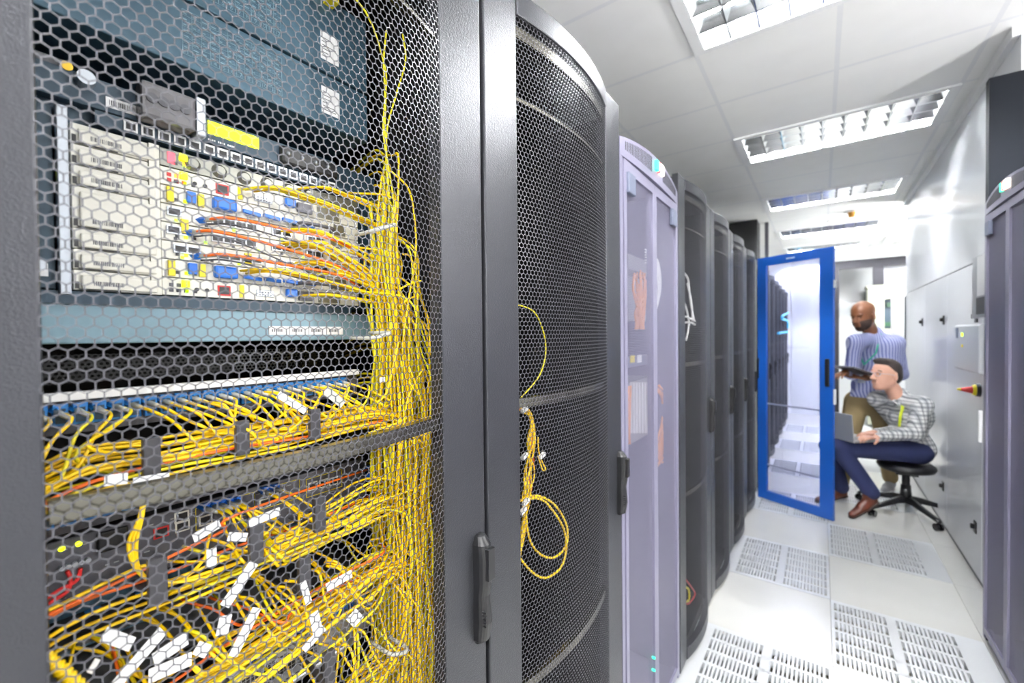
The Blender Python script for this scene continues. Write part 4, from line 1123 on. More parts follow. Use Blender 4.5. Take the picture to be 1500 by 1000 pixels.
g = G(); dbox(g, 0.075, Ld - 0.095, zb0 + 0.075, zb1 - 0.075, -0.003, 0.003); build('glass_pane', g, 'glass', bd)
g = G(); dbox(g, Ld - 0.052, Ld - 0.022, 1.08, 1.30, 0.014, 0.030); build('handle', g, 'black', bd, bevel=0.006)
for z in (1.86, 1.0, 0.94):
    g = G(); dbox(g, Ld, Ld + 0.012, z, z + 0.06, -0.01, 0.012); build('lock_pin', g, 'white', bd, bevel=0.002)
for z in (0.87, 0.32):
    g = G(); dbox(g, 0.075, Ld - 0.095, z, z + 0.012, -0.014, -0.006)
    build('inner_rail', g, 'white', bd)
g = G(); dbox(g, 0.25, 0.32, zb1 - 0.045, zb1 - 0.035, 0.014, 0.0155); build('maker_plate', g, 'white', bd)
g = G(); dbox(g, -0.002, 0.012, 1.10, 1.28, 0.014, 0.03); build('hinge_block', g, 'black', bd)
# cyan cables looping from a distant rack
for i, pl in enumerate((((1155, 458), (1147, 462), (1146, 467), (1153, 470), (1154, 480)), ((1140, 488), (1147, 487), (1154, 486)))):
    g = G().tube([tuple(onx(u, v, -0.42)) for u, v in pl], 0.016, n=8)
    build('cyan_cable', g, 'cyan', smooth=True, label='light blue cable %s from a distant rack, behind the door glass' % ('curling out' if i == 0 else 'sticking straight out'), cat='cable')
# black duct above the racks
bx('overhead_duct', -1.0, -0.66, 6.3, 6.6, 2.25, CEIL - 0.002, 'rackin', label='black column rising above the racks up to the ceiling', cat='column')
bx('overhead_pipe', -0.60, -0.56, 6.55, 6.6, 2.25, CEIL - 0.002, 'dgrey', label='thin dark pipe right of the black column', cat='pipe')

# ------------------------------------------------------------------ right wall cabinets
seams = [3.09, 3.64, 4.50, 5.36, 6.22]
GCab = 'white cabinets along the right wall'
cn = ['hidden behind the grey control box', 'nearest full-width one with a latch', 'middle one behind the swivel stool', 'third along, beside the seated person']
for i in range(4):
    a, b2 = seams[i] + 0.002, seams[i + 1] - 0.002
    t = empty('wall_cabinet', (XR, (a + b2) / 2, 0), 'tall grey-white wall cabinet door, ' + cn[i], 'cabinet', GCab)
    build('door_panel', G().box(XR - 0.004, XR + 0.019, a, b2, 0.03, 1.925), 'steelwall', t, bevel=0.002)
    build('plinth', G().box(XR + 0.002, XR + 0.019, a, b2, 0.0, 0.03), 'grey', t)
    if i:
        yl = a + 0.09
        for z in (1.60, 0.32):
            lt = build('latch', G().box(XR - 0.010, XR - 0.004, yl, yl + 0.05, z - 0.04, z + 0.03), 'black', t, bevel=0.002)
            build('lever', G().box(XR - 0.028, XR - 0.010, yl + 0.015, yl + 0.035, z - 0.015, z + 0.012), 'black', lt, bevel=0.003)
t = empty('wall_cabinet', (XR, 6.34, 0), 'narrow far wall cabinet beside the back of the person standing', 'cabinet', GCab)
build('door_panel', G().box(XR - 0.004, XR + 0.019, 6.222, 6.47, 0.03, 1.925), 'steelwall', t)
build('edge_strip', G().box(XR - 0.012, XR - 0.004, 6.45, 6.47, 1.15, 1.9), 'black', t)
cb = empty('control_box', (0.70, 3.4, 1.28), 'light grey control box with small display on the right wall', 'control box')
build('housing', G().box(0.64, XR - 0.004, 3.10, 3.60, 1.29, 1.545), 'steelwall', cb, bevel=0.012)
build('display', G().box(0.638, 0.641, 3.50, 3.545, 1.47, 1.53), 'lilacdark', cb)
build('indicator', G().box(0.638, 0.641, 3.40, 3.43, 1.48, 1.50), 'ledg', cb)
build('indicator', G().box(0.638, 0.641, 3.40, 3.43, 1.42, 1.435), 'tab', cb)
db = empty('display_case', (0.74, 3.6, 1.6), 'tall shallow grey box with white front above the control box', 'box')
build('housing', G().box(0.70, XR - 0.004, 3.10, 3.53, 1.58, 1.925), 'steel', db, bevel=0.003)
build('white_front', G().box(0.697, 0.70, 3.11, 3.42, 1.70, 1.915), 'white', db)
build('black_base', G().box(0.694, 0.70, 3.11, 3.42, 1.60, 1.69), 'black', db)
sw_ = empty('isolator_switch', (0.73, 3.62, 1.17), 'red and yellow rotary isolator switch on the right wall', 'switch')
c = onx(1428, 571, 0.745)
build('mounting_plate', G().cyl((XR - 0.004, c.y, c.z), (XR - 0.022, c.y, c.z), 0.040, 0.038, n=20), 'black', sw_)
build('yellow_collar', G().cyl((XR - 0.022, c.y, c.z), (XR - 0.036, c.y, c.z), 0.034, 0.028, n=20), 'tab', sw_)
build('red_knob', G().cyl((XR - 0.036, c.y, c.z), (XR - 0.085, c.y, c.z), 0.022, 0.009, n=16), 'red', sw_)
build('yellow_tip', G().cyl((XR - 0.085, c.y, c.z), (XR - 0.10, c.y, c.z), 0.009, 0.004, n=12), 'tab', sw_)
# cream cabinet at the far end, one door open
cc = empty('cream_cabinet', (0.95, 8.95, 0), 'pale green electrical cabinet standing before the far wall', 'cabinet')
cg = G().box(0.60, 1.36, 8.8, 8.82, 2.02, 2.2).box(0.60, 1.36, 8.8, 8.82, 0.05, 1.56).box(0.60, 0.80, 8.8, 8.82, 1.56, 2.02).box(1.0, 1.36, 8.8, 8.82, 1.56, 2.02)
cg.box(0.60, 1.36, 8.82, 9.2, 0.05, 0.07).box(0.60, 0.62, 8.82, 9.2, 0.07, 2.2).box(1.34, 1.36, 8.82, 9.2, 0.07, 2.2).box(0.62, 1.34, 9.18, 9.2, 0.07, 2.2).box(0.62, 1.34, 8.82, 9.2, 2.18, 2.2)
build('carcass', cg, 'cream', cc)
build('cornice', G().box(0.58, 1.38, 8.77, 9.2, 2.2, 2.24), 'cream', cc)
build('green_terminal', G().box(0.84, 0.96, 8.95, 9.0, 1.90, 1.97), 'green', cc)
build('green_terminal', G().box(0.82, 0.94, 8.95, 9.0, 1.60, 1.66), 'green', cc)
build('recess_back', G().box(0.80, 1.0, 9.0, 9.01, 1.56, 2.02), 'slated', cc)
lf = build('open_door_leaf', G().obox((0.90, 7.35, 1.12), (0.145, -0.05, 0), (0.004, 0.012, 0), (0, 0, 0.98)), 'white', cc) if False else None
od = empty('open_cabinet_door', (0.83, 6.7, 0.0), 'white cabinet door ajar behind the person standing, with black edge', 'cabinet door')
build('leaf', G().obox((0.77, 6.78, 1.0), (0.09, -0.03, 0), (0.004, 0.012, 0), (0, 0, 0.96)), 'white', od)
build('edge_seal', G().obox((0.852, 6.745, 1.15), (0.012, -0.004, 0), (0.004, 0.016, 0), (0, 0, 0.8)), 'black', od)

# ------------------------------------------------------------------ figures: one smooth surface from a distance field
def surf(prims, h, name_, k=0.02):
    lo = np.min([p[1] for p in prims], axis=0) - 3 * h; hi = np.max([p[2] for p in prims], axis=0) + 3 * h
    n = np.ceil((hi - lo) / h).astype(int) + 1
    Dm = np.full(n, 1.0, dtype=np.float32)
    for typ, blo, bhi, fn, kk in prims:
        kk = k if kk is None else kk
        i0 = np.maximum(((blo - kk * 1.5 - lo) / h).astype(int) - 1, 0); i1 = np.minimum(((bhi + kk * 1.5 - lo) / h).astype(int) + 2, n)
        ax = [lo[a] + h * np.arange(i0[a], i1[a]) for a in range(3)]
        X, Y, Z = np.meshgrid(*ax, indexing='ij')
        d = fn(X, Y, Z)
        s = tuple(slice(i0[a], i1[a]) for a in range(3))
        c = Dm[s]
        if typ == 'add':
            hh = np.clip(0.5 + 0.5 * (c - d) / kk, 0, 1); Dm[s] = c * (1 - hh) + d * hh - kk * hh * (1 - hh)
        else:
            hh = np.clip(0.5 - 0.5 * (c + d) / kk, 0, 1); Dm[s] = c * (1 - hh) - d * hh + kk * hh * (1 - hh)
    ins = Dm < 0
    # surface nets
    cell = np.zeros(n - 1, dtype=np.int8)
    acc = np.zeros((*(n - 1), 3)); cnt = np.zeros(n - 1)
    def sl(o): return tuple(slice(o[a], n[a] - 1 + o[a]) for a in range(3))
    corners = [(i, j, l) for i in (0, 1) for j in (0, 1) for l in (0, 1)]
    for c0 in corners:
        for a in range(3):
            if c0[a]: continue
            c1 = list(c0); c1[a] = 1; c1 = tuple(c1)
            d0 = Dm[sl(c0)]; d1 = Dm[sl(c1)]
            m = (d0 < 0) != (d1 < 0)
            t = np.where(m, d0 / np.where(m, d0 - d1, 1), 0)
            for b in range(3):
                acc[..., b] += np.where(m, c0[b] + (t if b == a else 0), 0)
            cnt += m
    act = cnt > 0
    idx = -np.ones(n - 1, dtype=int); idx[act] = np.arange(act.sum())
    ii = np.argwhere(act)
    vs = lo + h * (ii + acc[act] / cnt[act][:, None])
    fs = []
    for a in range(3):
        b, c = (a + 1) % 3, (a + 2) % 3
        s0 = [slice(1, n[q] - 1) for q in range(3)]; s1 = list(s0)
        s0[a] = slice(0, n[a] - 1); s1[a] = slice(1, n[a])
        A = ins[tuple(s0)]; B = ins[tuple(s1)]
        for flag in (True, False):
            e = np.argwhere((A != B) & (A == flag))
            if not len(e): continue
            e = e + np.array([0 if q == a else 1 for q in range(3)])
            eb = np.zeros(3, int); eb[b] = 1; ec = np.zeros(3, int); ec[c] = 1
            q0 = idx[tuple((e - eb - ec).T)]; q1 = idx[tuple((e - ec).T)]; q2 = idx[tuple(e.T)]; q3 = idx[tuple((e - eb).T)]
            Q = np.stack([q0, q1, q2, q3], 1)
            if not flag: Q = Q[:, ::-1]
            fs += Q.tolist()
    g = G(); g.v = [tuple(v) for v in vs.tolist()]; g.f = [tuple(f) for f in fs]; g.m = [0] * len(fs)
    return g
def V3(p): return np.array([p[0], p[1], p[2]], dtype=float)
def cap(a, b, ra, rb=None, k=None, typ='add', flat=None):
    """tapered limb from a to b; flat=(dir, s) squeezes the section along dir"""
    rb = ra if rb is None else rb; a = V3(a); b = V3(b)
    rm = max(ra, rb); lo = np.minimum(a, b) - rm * 1.05; hi = np.maximum(a, b) + rm * 1.05
    ab = b - a; L2 = float(ab @ ab) + 1e-12
    def fn(X, Y, Z):
        px, py, pz = X - a[0], Y - a[1], Z - a[2]
        t = np.clip((px * ab[0] + py * ab[1] + pz * ab[2]) / L2, 0, 1)
        dx, dy, dz = px - t * ab[0], py - t * ab[1], pz - t * ab[2]
        if flat is not None:
            f, s = flat; q = dx * f[0] + dy * f[1] + dz * f[2]; m = (1 / s - 1)
            dx, dy, dz = dx + q * m * f[0], dy + q * m * f[1], dz + q * m * f[2]
        return np.sqrt(dx * dx + dy * dy + dz * dz) - (ra + (rb - ra) * t)
    return (typ, lo, hi, fn, k)
def ell(c, r, axes=None, k=None, typ='add'):
    c = V3(c); r = np.array(r, float)
    A = np.eye(3) if axes is None else np.array([list(x) for x in axes], float)
    rm = r.max(); 
    ext = np.sqrt(((A * r[:, None]) ** 2).sum(0)) * 1.02
    def fn(X, Y, Z):
        px, py, pz = X - c[0], Y - c[1], Z - c[2]
        q = [(px * A[i][0] + py * A[i][1] + pz * A[i][2]) / r[i] for i in range(3)]
        k0 = np.sqrt(q[0] ** 2 + q[1] ** 2 + q[2] ** 2) + 1e-9
        k1 = np.sqrt((q[0] / r[0]) ** 2 + (q[1] / r[1]) ** 2 + (q[2] / r[2]) ** 2) + 1e-9
        return k0 * (k0 - 1) / k1
    return (typ, c - ext, c + ext, fn, k)

def frame_of(f, u=(0, 0, 1)):
    f = Vector(f).normalized(); s = f.cross(Vector(u)).normalized(); u2 = s.cross(f).normalized()   # forward, right, up
    return f, s, u2
def head(c, f, u, s_=1.0):
    """skull, jaw, nose, brow, lips, ears, eye sockets about head centre c (eye level), facing f"""
    F, S, U = frame_of(f, u)
    P = lambda a, b, d: Vector(c) + (F * a + S * b + U * d) * s_
    ax = (F, S, U)
    pr = [ell(P(-0.008, 0, 0.035), [x * s_ for x in (0.098, 0.077, 0.088)], ax, k=0.02),
          ell(P(0.020, 0, -0.035), [x * s_ for x in (0.072, 0.062, 0.082)], ax, k=0.03),
          ell(P(0.052, 0, -0.098), [x * s_ for x in (0.032, 0.030, 0.022)], ax, k=0.025),
          cap(P(-0.01, 0.055, -0.05), P(0.05, 0.02, -0.100), 0.018 * s_, 0.015 * s_, k=0.02),
          cap(P(-0.01, -0.055, -0.05), P(0.05, -0.02, -0.100), 0.018 * s_, 0.015 * s_, k=0.02),
          cap(P(0.090, 0, 0.005), P(0.112, 0, -0.032), 0.008 * s_, 0.013 * s_, k=0.012),
          ell(P(0.102, 0.011, -0.036), [0.009 * s_] * 3, k=0.008), ell(P(0.102, -0.011, -0.036), [0.009 * s_] * 3, k=0.008),
          cap(P(0.083, -0.032, 0.022), P(0.083, 0.032, 0.022), 0.010 * s_, k=0.012),
          ell(P(0.088, 0.030, 0.004), [0.015 * s_, 0.017 * s_, 0.010 * s_], ax, k=0.008, typ='sub'), ell(P(0.088, -0.030, 0.004), [0.015 * s_, 0.017 * s_, 0.010 * s_], ax, k=0.008, typ='sub'),
          ell(P(0.068, 0.030, 0.003), [0.012 * s_] * 3, k=0.004), ell(P(0.068, -0.030, 0.003), [0.012 * s_] * 3, k=0.004),
          cap(P(0.086, -0.018, -0.062), P(0.086, 0.018, -0.062), 0.007 * s_, k=0.008), cap(P(0.084, -0.016, -0.072), P(0.084, 0.016, -0.072), 0.008 * s_, k=0.006),
          ell(P(-0.005, 0.080, -0.012), [x * s_ for x in (0.018, 0.008, 0.030)], ax, k=0.008), ell(P(-0.005, -0.080, -0.012), [x * s_ for x in (0.018, 0.008, 0.030)], ax, k=0.008)]
    return pr, P, (F, S, U)
def hand(wrist, fdir, palm_n, side, curl=0.5, spread=0.16):
    """palm and five bent fingers; fdir = where fingers point, palm_n = out of the palm, side=+1/-1 puts the thumb"""
    f = Vector(fdir).normalized(); n = (Vector(palm_n) - f * Vector(palm_n).dot(f)).normalized(); s = f.cross(n) * side
    w_ = Vector(wrist); pr = []
    fl = (tuple(n), 0.5)
    for q in (-1, 0, 1): pr.append(cap(w_ + s * (0.012 * q), w_ + f * 0.085 + s * (0.024 * q), 0.019, 0.019, k=0.008, flat=fl))
    Ls = [0.066, 0.076, 0.071, 0.055]
    for q in range(4):
        o = s * (0.030 - 0.020 * q); dirn = (f + s * (spread * (1.5 - q) / 1.5 * 0.5)).normalized()
        p = w_ + f * 0.086 + o; L = Ls[q]; c_ = curl * (1 + 0.12 * q)
        for sg, (fr, a) in enumerate(((0.45, 0.5), (0.30, 1.2), (0.25, 1.8))):
            an = c_ * a; d = dirn * math.cos(an) + n * math.sin(an); p2 = p + d * (L * fr)
            pr.append(cap(p, p2, 0.0088 - 0.0007 * sg, 0.0082 - 0.0008 * sg, k=0.003)); p = p2
    p = w_ + f * 0.025 + s * 0.030; d = (f * 0.65 + s * 0.7 + n * 0.35).normalized(); p2 = p + d * 0.042
    pr.append(cap(p - d * .01, p2, 0.013, 0.0105, k=0.01)); d2 = (f * 0.9 + s * 0.25 + n * 0.4 * (1 + curl)).normalized()
    pr.append(cap(p2, p2 + d2 * 0.034, 0.0105, 0.0085, k=0.003))
    return pr
def shoe(heel, toe, u=(0, 0, 1)):
    """heel and toe points are on the sole"""
    h_ = Vector(heel); t_ = Vector(toe); f, s, u2 = frame_of(t_ - h_, u); L = (t_ - h_).length
    P = lambda a, b, d: h_ + f * (a * L) + s * b + u2 * d
    fl = (tuple(u2), 0.75)
    pr = [cap(P(0.10, 0, 0.038), P(0.45, 0, 0.032), 0.036, 0.038, k=0.02), cap(P(0.45, 0, 0.028), P(0.86, 0.004, 0.022), 0.040, 0.030, k=0.02, flat=fl),
          cap(P(0.10, 0, 0.06), P(0.16, 0, 0.085), 0.036, 0.038, k=0.02), cap(P(0.3, 0, 0.055), P(0.55, 0, 0.045), 0.026, 0.022, k=0.02)]
    sole = [cap(P(0.10, 0, 0.007), P(0.10, 0, 0.008), 0.036, k=0.01, flat=(tuple(u2), 0.3)), cap(P(0.45, 0, 0.007), P(0.87, 0.004, 0.007), 0.043, 0.036, k=0.02, flat=(tuple(u2), 0.28)), cap(P(0.10, 0, 0.008), P(0.5, 0, 0.008), 0.034, 0.038, k=0.01, flat=(tuple(u2), 0.3))]
    return pr, sole

def stripes_mat(name, base, line, scale, dirv, plaid=False, rough=0.8):
    m = mat(name, base, rough, bump=0.5, bscale=14)
    nt = m.node_tree; b = nt.nodes['Principled BSDF']; tc = nt.nodes.new('ShaderNodeTexCoord')
    def strip(d, wd, per):
        dt = nt.nodes.new('ShaderNodeVectorMath'); dt.operation = 'DOT_PRODUCT'; dt.inputs[1].default_value = d
        nt.links.new(tc.outputs['Object'], dt.inputs[0])
        pp = nt.nodes.new('ShaderNodeMath'); pp.operation = 'PINGPONG'; pp.inputs[1].default_value = per / 2
        nt.links.new(dt.outputs['Value'], pp.inputs[0])
        ls_ = nt.nodes.new('ShaderNodeMath'); ls_.operation = 'LESS_THAN'; ls_.inputs[1].default_value = wd / 2
        nt.links.new(pp.outputs[0], ls_.inputs[0]); return ls_.outputs[0]
    m1 = strip(dirv, scale * 0.42, scale)
    last = b.inputs['Base Color'].links[0].from_socket
    def over(fac, c, last, amt=1.0):
        mx = nt.nodes.new('ShaderNodeMix'); mx.data_type = 'RGBA'
        ml = nt.nodes.new('ShaderNodeMath'); ml.operation = 'MULTIPLY'; ml.inputs[1].default_value = amt
        nt.links.new(fac, ml.inputs[0]); nt.links.new(ml.outputs[0], mx.inputs[0]); nt.links.new(last, mx.inputs[6]); mx.inputs[7].default_value = (*lin(c), 1)
        return mx.outputs[2]
    last = over(m1, line, last, 0.85 if not plaid else 0.5)
    if plaid:
        last = over(strip((0, 0, 1), scale * 0.36, scale), line, last, 0.5)
        last = over(strip(dirv, scale * 0.14, scale * .5), (60, 66, 74), last, 0.55)
        last = over(strip((0, 0, 1), scale * 0.12, scale * .5), (60, 66, 74), last, 0.5)
    else:
        last = over(strip((0, 0, 1), scale * 0.2, scale * 1.1), line, last, 0.25)
    nt.links.new(last, b.inputs['Base Color']); return m
M['skin_d'] = mat('dark_skin', (124, 78, 50), 0.42)
M['skin_l'] = mat('light_skin', (224, 172, 148), 0.45)
M['beard'] = mat('short_beard', (52, 34, 24), 0.8)
M['hair'] = mat('dark_brown_hair', (44, 34, 30), 0.6, bump=0.6, bscale=60)
M['khaki'] = mat('khaki_cotton', (158, 138, 98), 0.85, bump=0.5, bscale=12)
M['navycloth'] = mat('navy_cotton', (30, 38, 78), 0.85, bump=0.5, bscale=12)
M['leather'] = mat('brown_leather', (90, 42, 26), 0.35)
M['darksole'] = mat('dark_sole', (40, 26, 22), 0.6)
M['sock'] = mat('dark_sock', (28, 28, 36), 0.8)
M['greyshoe'] = mat('grey_shoe', (170, 172, 178), 0.5)
M['lime'] = mat('lime_ribbon', (200, 214, 20), 0.5)
M['tealr'] = mat('teal_ribbon', (60, 180, 150), 0.5)
M['shirt_b'] = stripes_mat('blue_striped_shirt', (196, 200, 226), (92, 100, 170), 0.020, (0.93, 0.37, 0))
M['shirt_p'] = stripes_mat('grey_plaid_shirt', (232, 232, 230), (150, 154, 158), 0.062, (0.78, 0.62, 0), plaid=True)
M['alu'] = mat('aluminium', (206, 208, 212), 0.3, 0.6)
M['keys'] = mat('keyboard_grey', (150, 152, 158), 0.5)
def ribbon(name, pts, wd, m, parent, n_=(0, 0, 0)):
    g = G()
    for i in range(len(pts) - 1):
        a, b2 = Vector(pts[i]), Vector(pts[i + 1]); d = (b2 - a); t = Vector(n_).normalized(); s = d.cross(t).normalized()
        g.obox((a + b2) / 2, d / 2 * 1.04, s * wd / 2, t * 0.001)
    return build(name, g, m, parent)

# --- standing person
TO = (CAM - dep(1270, 500, 4.0)); TO.z = 0; TO.normalize()          # towards the viewer
LFT = -rt.copy(); LFT.z = 0; LFT.normalize()
def standing():
    J = lambda u, v, d: dep(u, v, d)
    f = (TO * 0.80 + LFT * 0.6).normalized()          # body facing
    Fh, Sh, Uh = frame_of((TO * 0.52 + LFT * 0.8 + Vector((0, 0, -0.30))), (0, 0, 1))
    hc = J(1264, 462, 4.02)
    root = empty('person', (J(1272, 700, 4.05).x, J(1272, 700, 4.05).y, 0), 'standing bearded person in blue striped shirt and khaki trousers, holding a tablet', 'person')
    hp, HP, (hf, hs_, hu) = head(hc, Fh, (0, 0, 1), 1.1)
    F, S, U = frame_of(f)                              # S: the person's right side is image left
    neck = J(1279, 487, 4.05); chest = J(1284, 530, 4.06); belly = J(1280, 565, 4.05); pel = J(1272, 590, 4.05)
    ch_ = Vector((neck.x, neck.y, 0))
    shR = J(1254, 501, 3.95); shL = J(1312, 502, 4.14)
    elR = shR + S * 0.045 - F * 0.02 + Vector((0, 0, -0.29)); wrR = J(1238, 546, 3.72)
    elL = shL - S * 0.03 - F * 0.03 + Vector((0, 0, -0.30)); wrL = J(1268, 553, 3.72)
    hipR = pel + S * 0.095; hipL = pel - S * 0.095
    knR = J(1242, 648, 3.97); anR = J(1232, 704, 4.02); knL = J(1298, 648, 4.1); anL = J(1304, 703, 4.14)
    for q in (anR, anL): q.z = 0.09
    torso_s = (F, S, U)
    def torso(gr):
        up_c = (shR + shL) / 2 - Vector((0, 0, 0.045))
        return [cap(up_c - S * 0.105, up_c + S * 0.105, 0.090 + gr, k=0.05), cap(chest + F * .01 - S * 0.078, chest + F * .01 + S * 0.078, 0.118 + gr, k=0.06),
                cap(belly - S * 0.050, belly + S * 0.050, 0.116 + gr, k=0.06), cap(pel - S * 0.055, pel + S * 0.055, 0.112 + gr, k=0.05),
                cap(neck + Vector((0, 0, -0.045)) - F * .01, shR, 0.050 + gr, 0.056 + gr, k=0.06), cap(neck + Vector((0, 0, -0.045)) - F * .01, shL, 0.050 + gr, 0.056 + gr, k=0.06)]
    body = hp + torso(-0.008) + [cap(neck + Vector((0, 0, -.04)), hc - hf * .02 - hu * .05, 0.060, 0.056, k=0.03)]
    for a, b2, c2 in ((shR, elR, wrR), (shL, elL, wrL)): body += [cap(a, b2, 0.05, 0.042, k=0.03), cap(b2, c2, 0.042, 0.028, k=0.02)]
    for a, b2, c2 in ((hipR, knR, anR), (hipL, knL, anL)): body += [cap(a, b2, 0.08, 0.055, k=0.03), cap(b2, c2, 0.055, 0.035, k=0.02)]
    tabc = J(1242, 548, 3.62)
    hdR = hand(wrR, (LFT * 0.5 + TO * 0.6 + Vector((0, 0, -0.1))), (0.1, 0.1, -1), -1, 0.35)
    hdL = hand(wrL, (LFT * 0.95 + TO * 0.3 + Vector((0, 0, 0.02))), (0, 0, 1), 1, 0.12)
    body += hdR + hdL
    build('body', surf(body, 0.0058, 'b', 0.02), 'skin_d', root, smooth=True)
    # beard shell and brows
    bd_ = [ell(HP(0.018, 0, -0.048), (0.083, 0.075, 0.079), (hf, hs_, hu), k=0.02), ell(HP(0.050, 0, -0.101), (0.040, 0.040, 0.028), (hf, hs_, hu), k=0.02),
           ell(HP(0.02, 0, 0.030), (0.14, 0.11, 0.060), (hf, hs_, hu), k=0.012, typ='sub'), ell(HP(0.10, 0, -0.052), (0.030, 0.026, 0.026), (hf, hs_, hu), k=0.01, typ='sub'), ell(HP(-0.085, 0, -0.03), (0.075, 0.12, 0.12), (hf, hs_, hu), k=0.01, typ='sub')]
    build('beard', surf(bd_, 0.005, 'b', 0.02), 'beard', root, smooth=True)
    g = G()
    for sd_ in (-1, 1): g.tube([HP(0.083, 0.016 * sd_, 0.026), HP(0.086, 0.032 * sd_, 0.030), HP(0.074, 0.048 * sd_, 0.024)], 0.0042)
    build('eyebrow', g, 'beard', root)
    for sd_ in (-1, 1): build('eye', G().sphere(HP(0.076, 0.030 * sd_, 0.002), 0.0062), 'black', root, smooth=True)
    # shirt
    sh = torso(0.010) + [cap(shR, elR, 0.060, 0.056, k=0.05), cap(elR, elR + (wrR - elR) * 0.86, 0.055, 0.040, k=0.02), cap(shL, elL, 0.060, 0.057, k=0.05), cap(elL, elL + (wrL - elL) * 0.72, 0.056, 0.042, k=0.02)]
    sh += [cap(neck + Vector((0, 0, -.045)), neck + Vector((0, 0, -0.002)), 0.085, 0.068, k=0.02)]
    sh += [('sub', V3(pel) - np.array([.35, .35, .30]), V3(pel) + np.array([.35, .35, 0.08]), (lambda zc: (lambda X, Y, Z: Z - zc))(pel.z + 0.055), 0.004)]
    sh += [cap(neck + hf * .01 + Vector((0, 0, -0.02)), hc - hu * .10, 0.058, 0.06, k=0.006, typ='sub')]
    so = build('shirt', surf(sh, 0.006, 's', 0.03), 'shirt_b', root, smooth=True)
    for sd_ in (-1, 1):
        a = neck + S * (0.055 * sd_) - F * 0.02 + Vector((0, 0, 0.012)); b2 = neck + F * 0.085 + S * (0.012 * sd_) + Vector((0, 0, -0.040)); c2 = neck + F * 0.085 + S * (0.062 * sd_) + Vector((0, 0, -0.078))
        build('collar_point', G().add([a, b2, c2, a + F * .006, b2 + F * .008, c2 + F * .008], [(0, 1, 2), (3, 5, 4), (0, 3, 4, 1), (1, 4, 5, 2), (2, 5, 3, 0)]), 'shirt_b', so)
    tr_ = [cap(pel - S * 0.057 + Vector((0, 0, 0.0)), pel + S * 0.057 + Vector((0, 0, 0.0)), 0.116, k=0.03), cap(hipR, knR, 0.098, 0.072, k=0.03), cap(knR, anR + Vector((0, 0, 0.02)), 0.072, 0.060, k=0.02), cap(hipL, knL, 0.098, 0.072, k=0.03), cap(knL, anL + Vector((0, 0, 0.02)), 0.072, 0.060, k=0.02)]
    build('trousers', surf(tr_, 0.007, 't', 0.03), 'khaki', root, smooth=True)
    for an, d_ in ((anR, TO * 0.7 + LFT * 0.7), (anL, TO * 0.9 + LFT * 0.35)):
        hl = Vector((an.x, an.y, 0.0)) - Vector((d_.x, d_.y, 0)).normalized() * 0.05
        s1, s2 = shoe(hl, hl + Vector((d_.x, d_.y, 0)).normalized() * 0.28)
        so_ = build('shoe', surf(s1, 0.006, 'q', 0.02), 'greyshoe', root, smooth=True); build('sole', surf(s2, 0.005, 'q', 0.01), 'white', so_, smooth=True)
    # lanyard
    fr_ = lambda s_, z, a=0.0: Vector((chest.x, chest.y, 0)) + F * (0.172 + a) + S * s_ + Vector((0, 0, z))
    l0 = neck + S * 0.075 + F * 0.03 + Vector((0, 0, -0.012)); l1 = neck - S * 0.070 + F * 0.03 + Vector((0, 0, -0.012))
    btm = fr_(0.03, chest.z - 0.02)
    ribbon('lanyard', [l0, fr_(0.072, chest.z + 0.09, -0.012), fr_(0.05, chest.z + 0.03, -.005), btm], 0.013, 'tealr', root, F)
    ribbon('lanyard', [l1, fr_(-0.055, chest.z + 0.09, -0.012), fr_(-0.01, chest.z + 0.03, -.005), btm], 0.013, 'tealr', root, F)
    build('badge', G().obox(btm + S * 0.02 + Vector((0, 0, -0.13)), S * 0.030, F * 0.002, Vector((0, 0, 0.042))), 'alu', root)
    ribbon('badge_cord', [btm, btm + S * 0.02 + Vector((0, 0, -0.09))], 0.005, 'grey', root, F)
    # tablet held flat in both hands
    t0 = (LFT * 0.92 + TO * 0.38).normalized(); t1 = Vector((-t0.y, t0.x, 0)); tu = Vector((0, 0, 1)); t0t = (t0 + tu * 0.30).normalized(); nt_ = t0t.cross(t1).normalized()
    if nt_.z < 0: nt_ = -nt_
    tc_ = wrL + t0t * 0.13 + Vector((0, 0, 0.028))
    tb = empty('tablet', tuple(tc_), 'dark tablet with white page held by the person standing', 'tablet')
    build('case', G().obox(tc_, t0t * 0.125, t1 * 0.09, nt_ * 0.007), 'dgrey', tb, bevel=0.003)
    build('screen', G().obox(tc_ + nt_ * 0.0085, t0t * 0.112, t1 * 0.078, nt_ * 0.0015), 'white', tb)
standing()

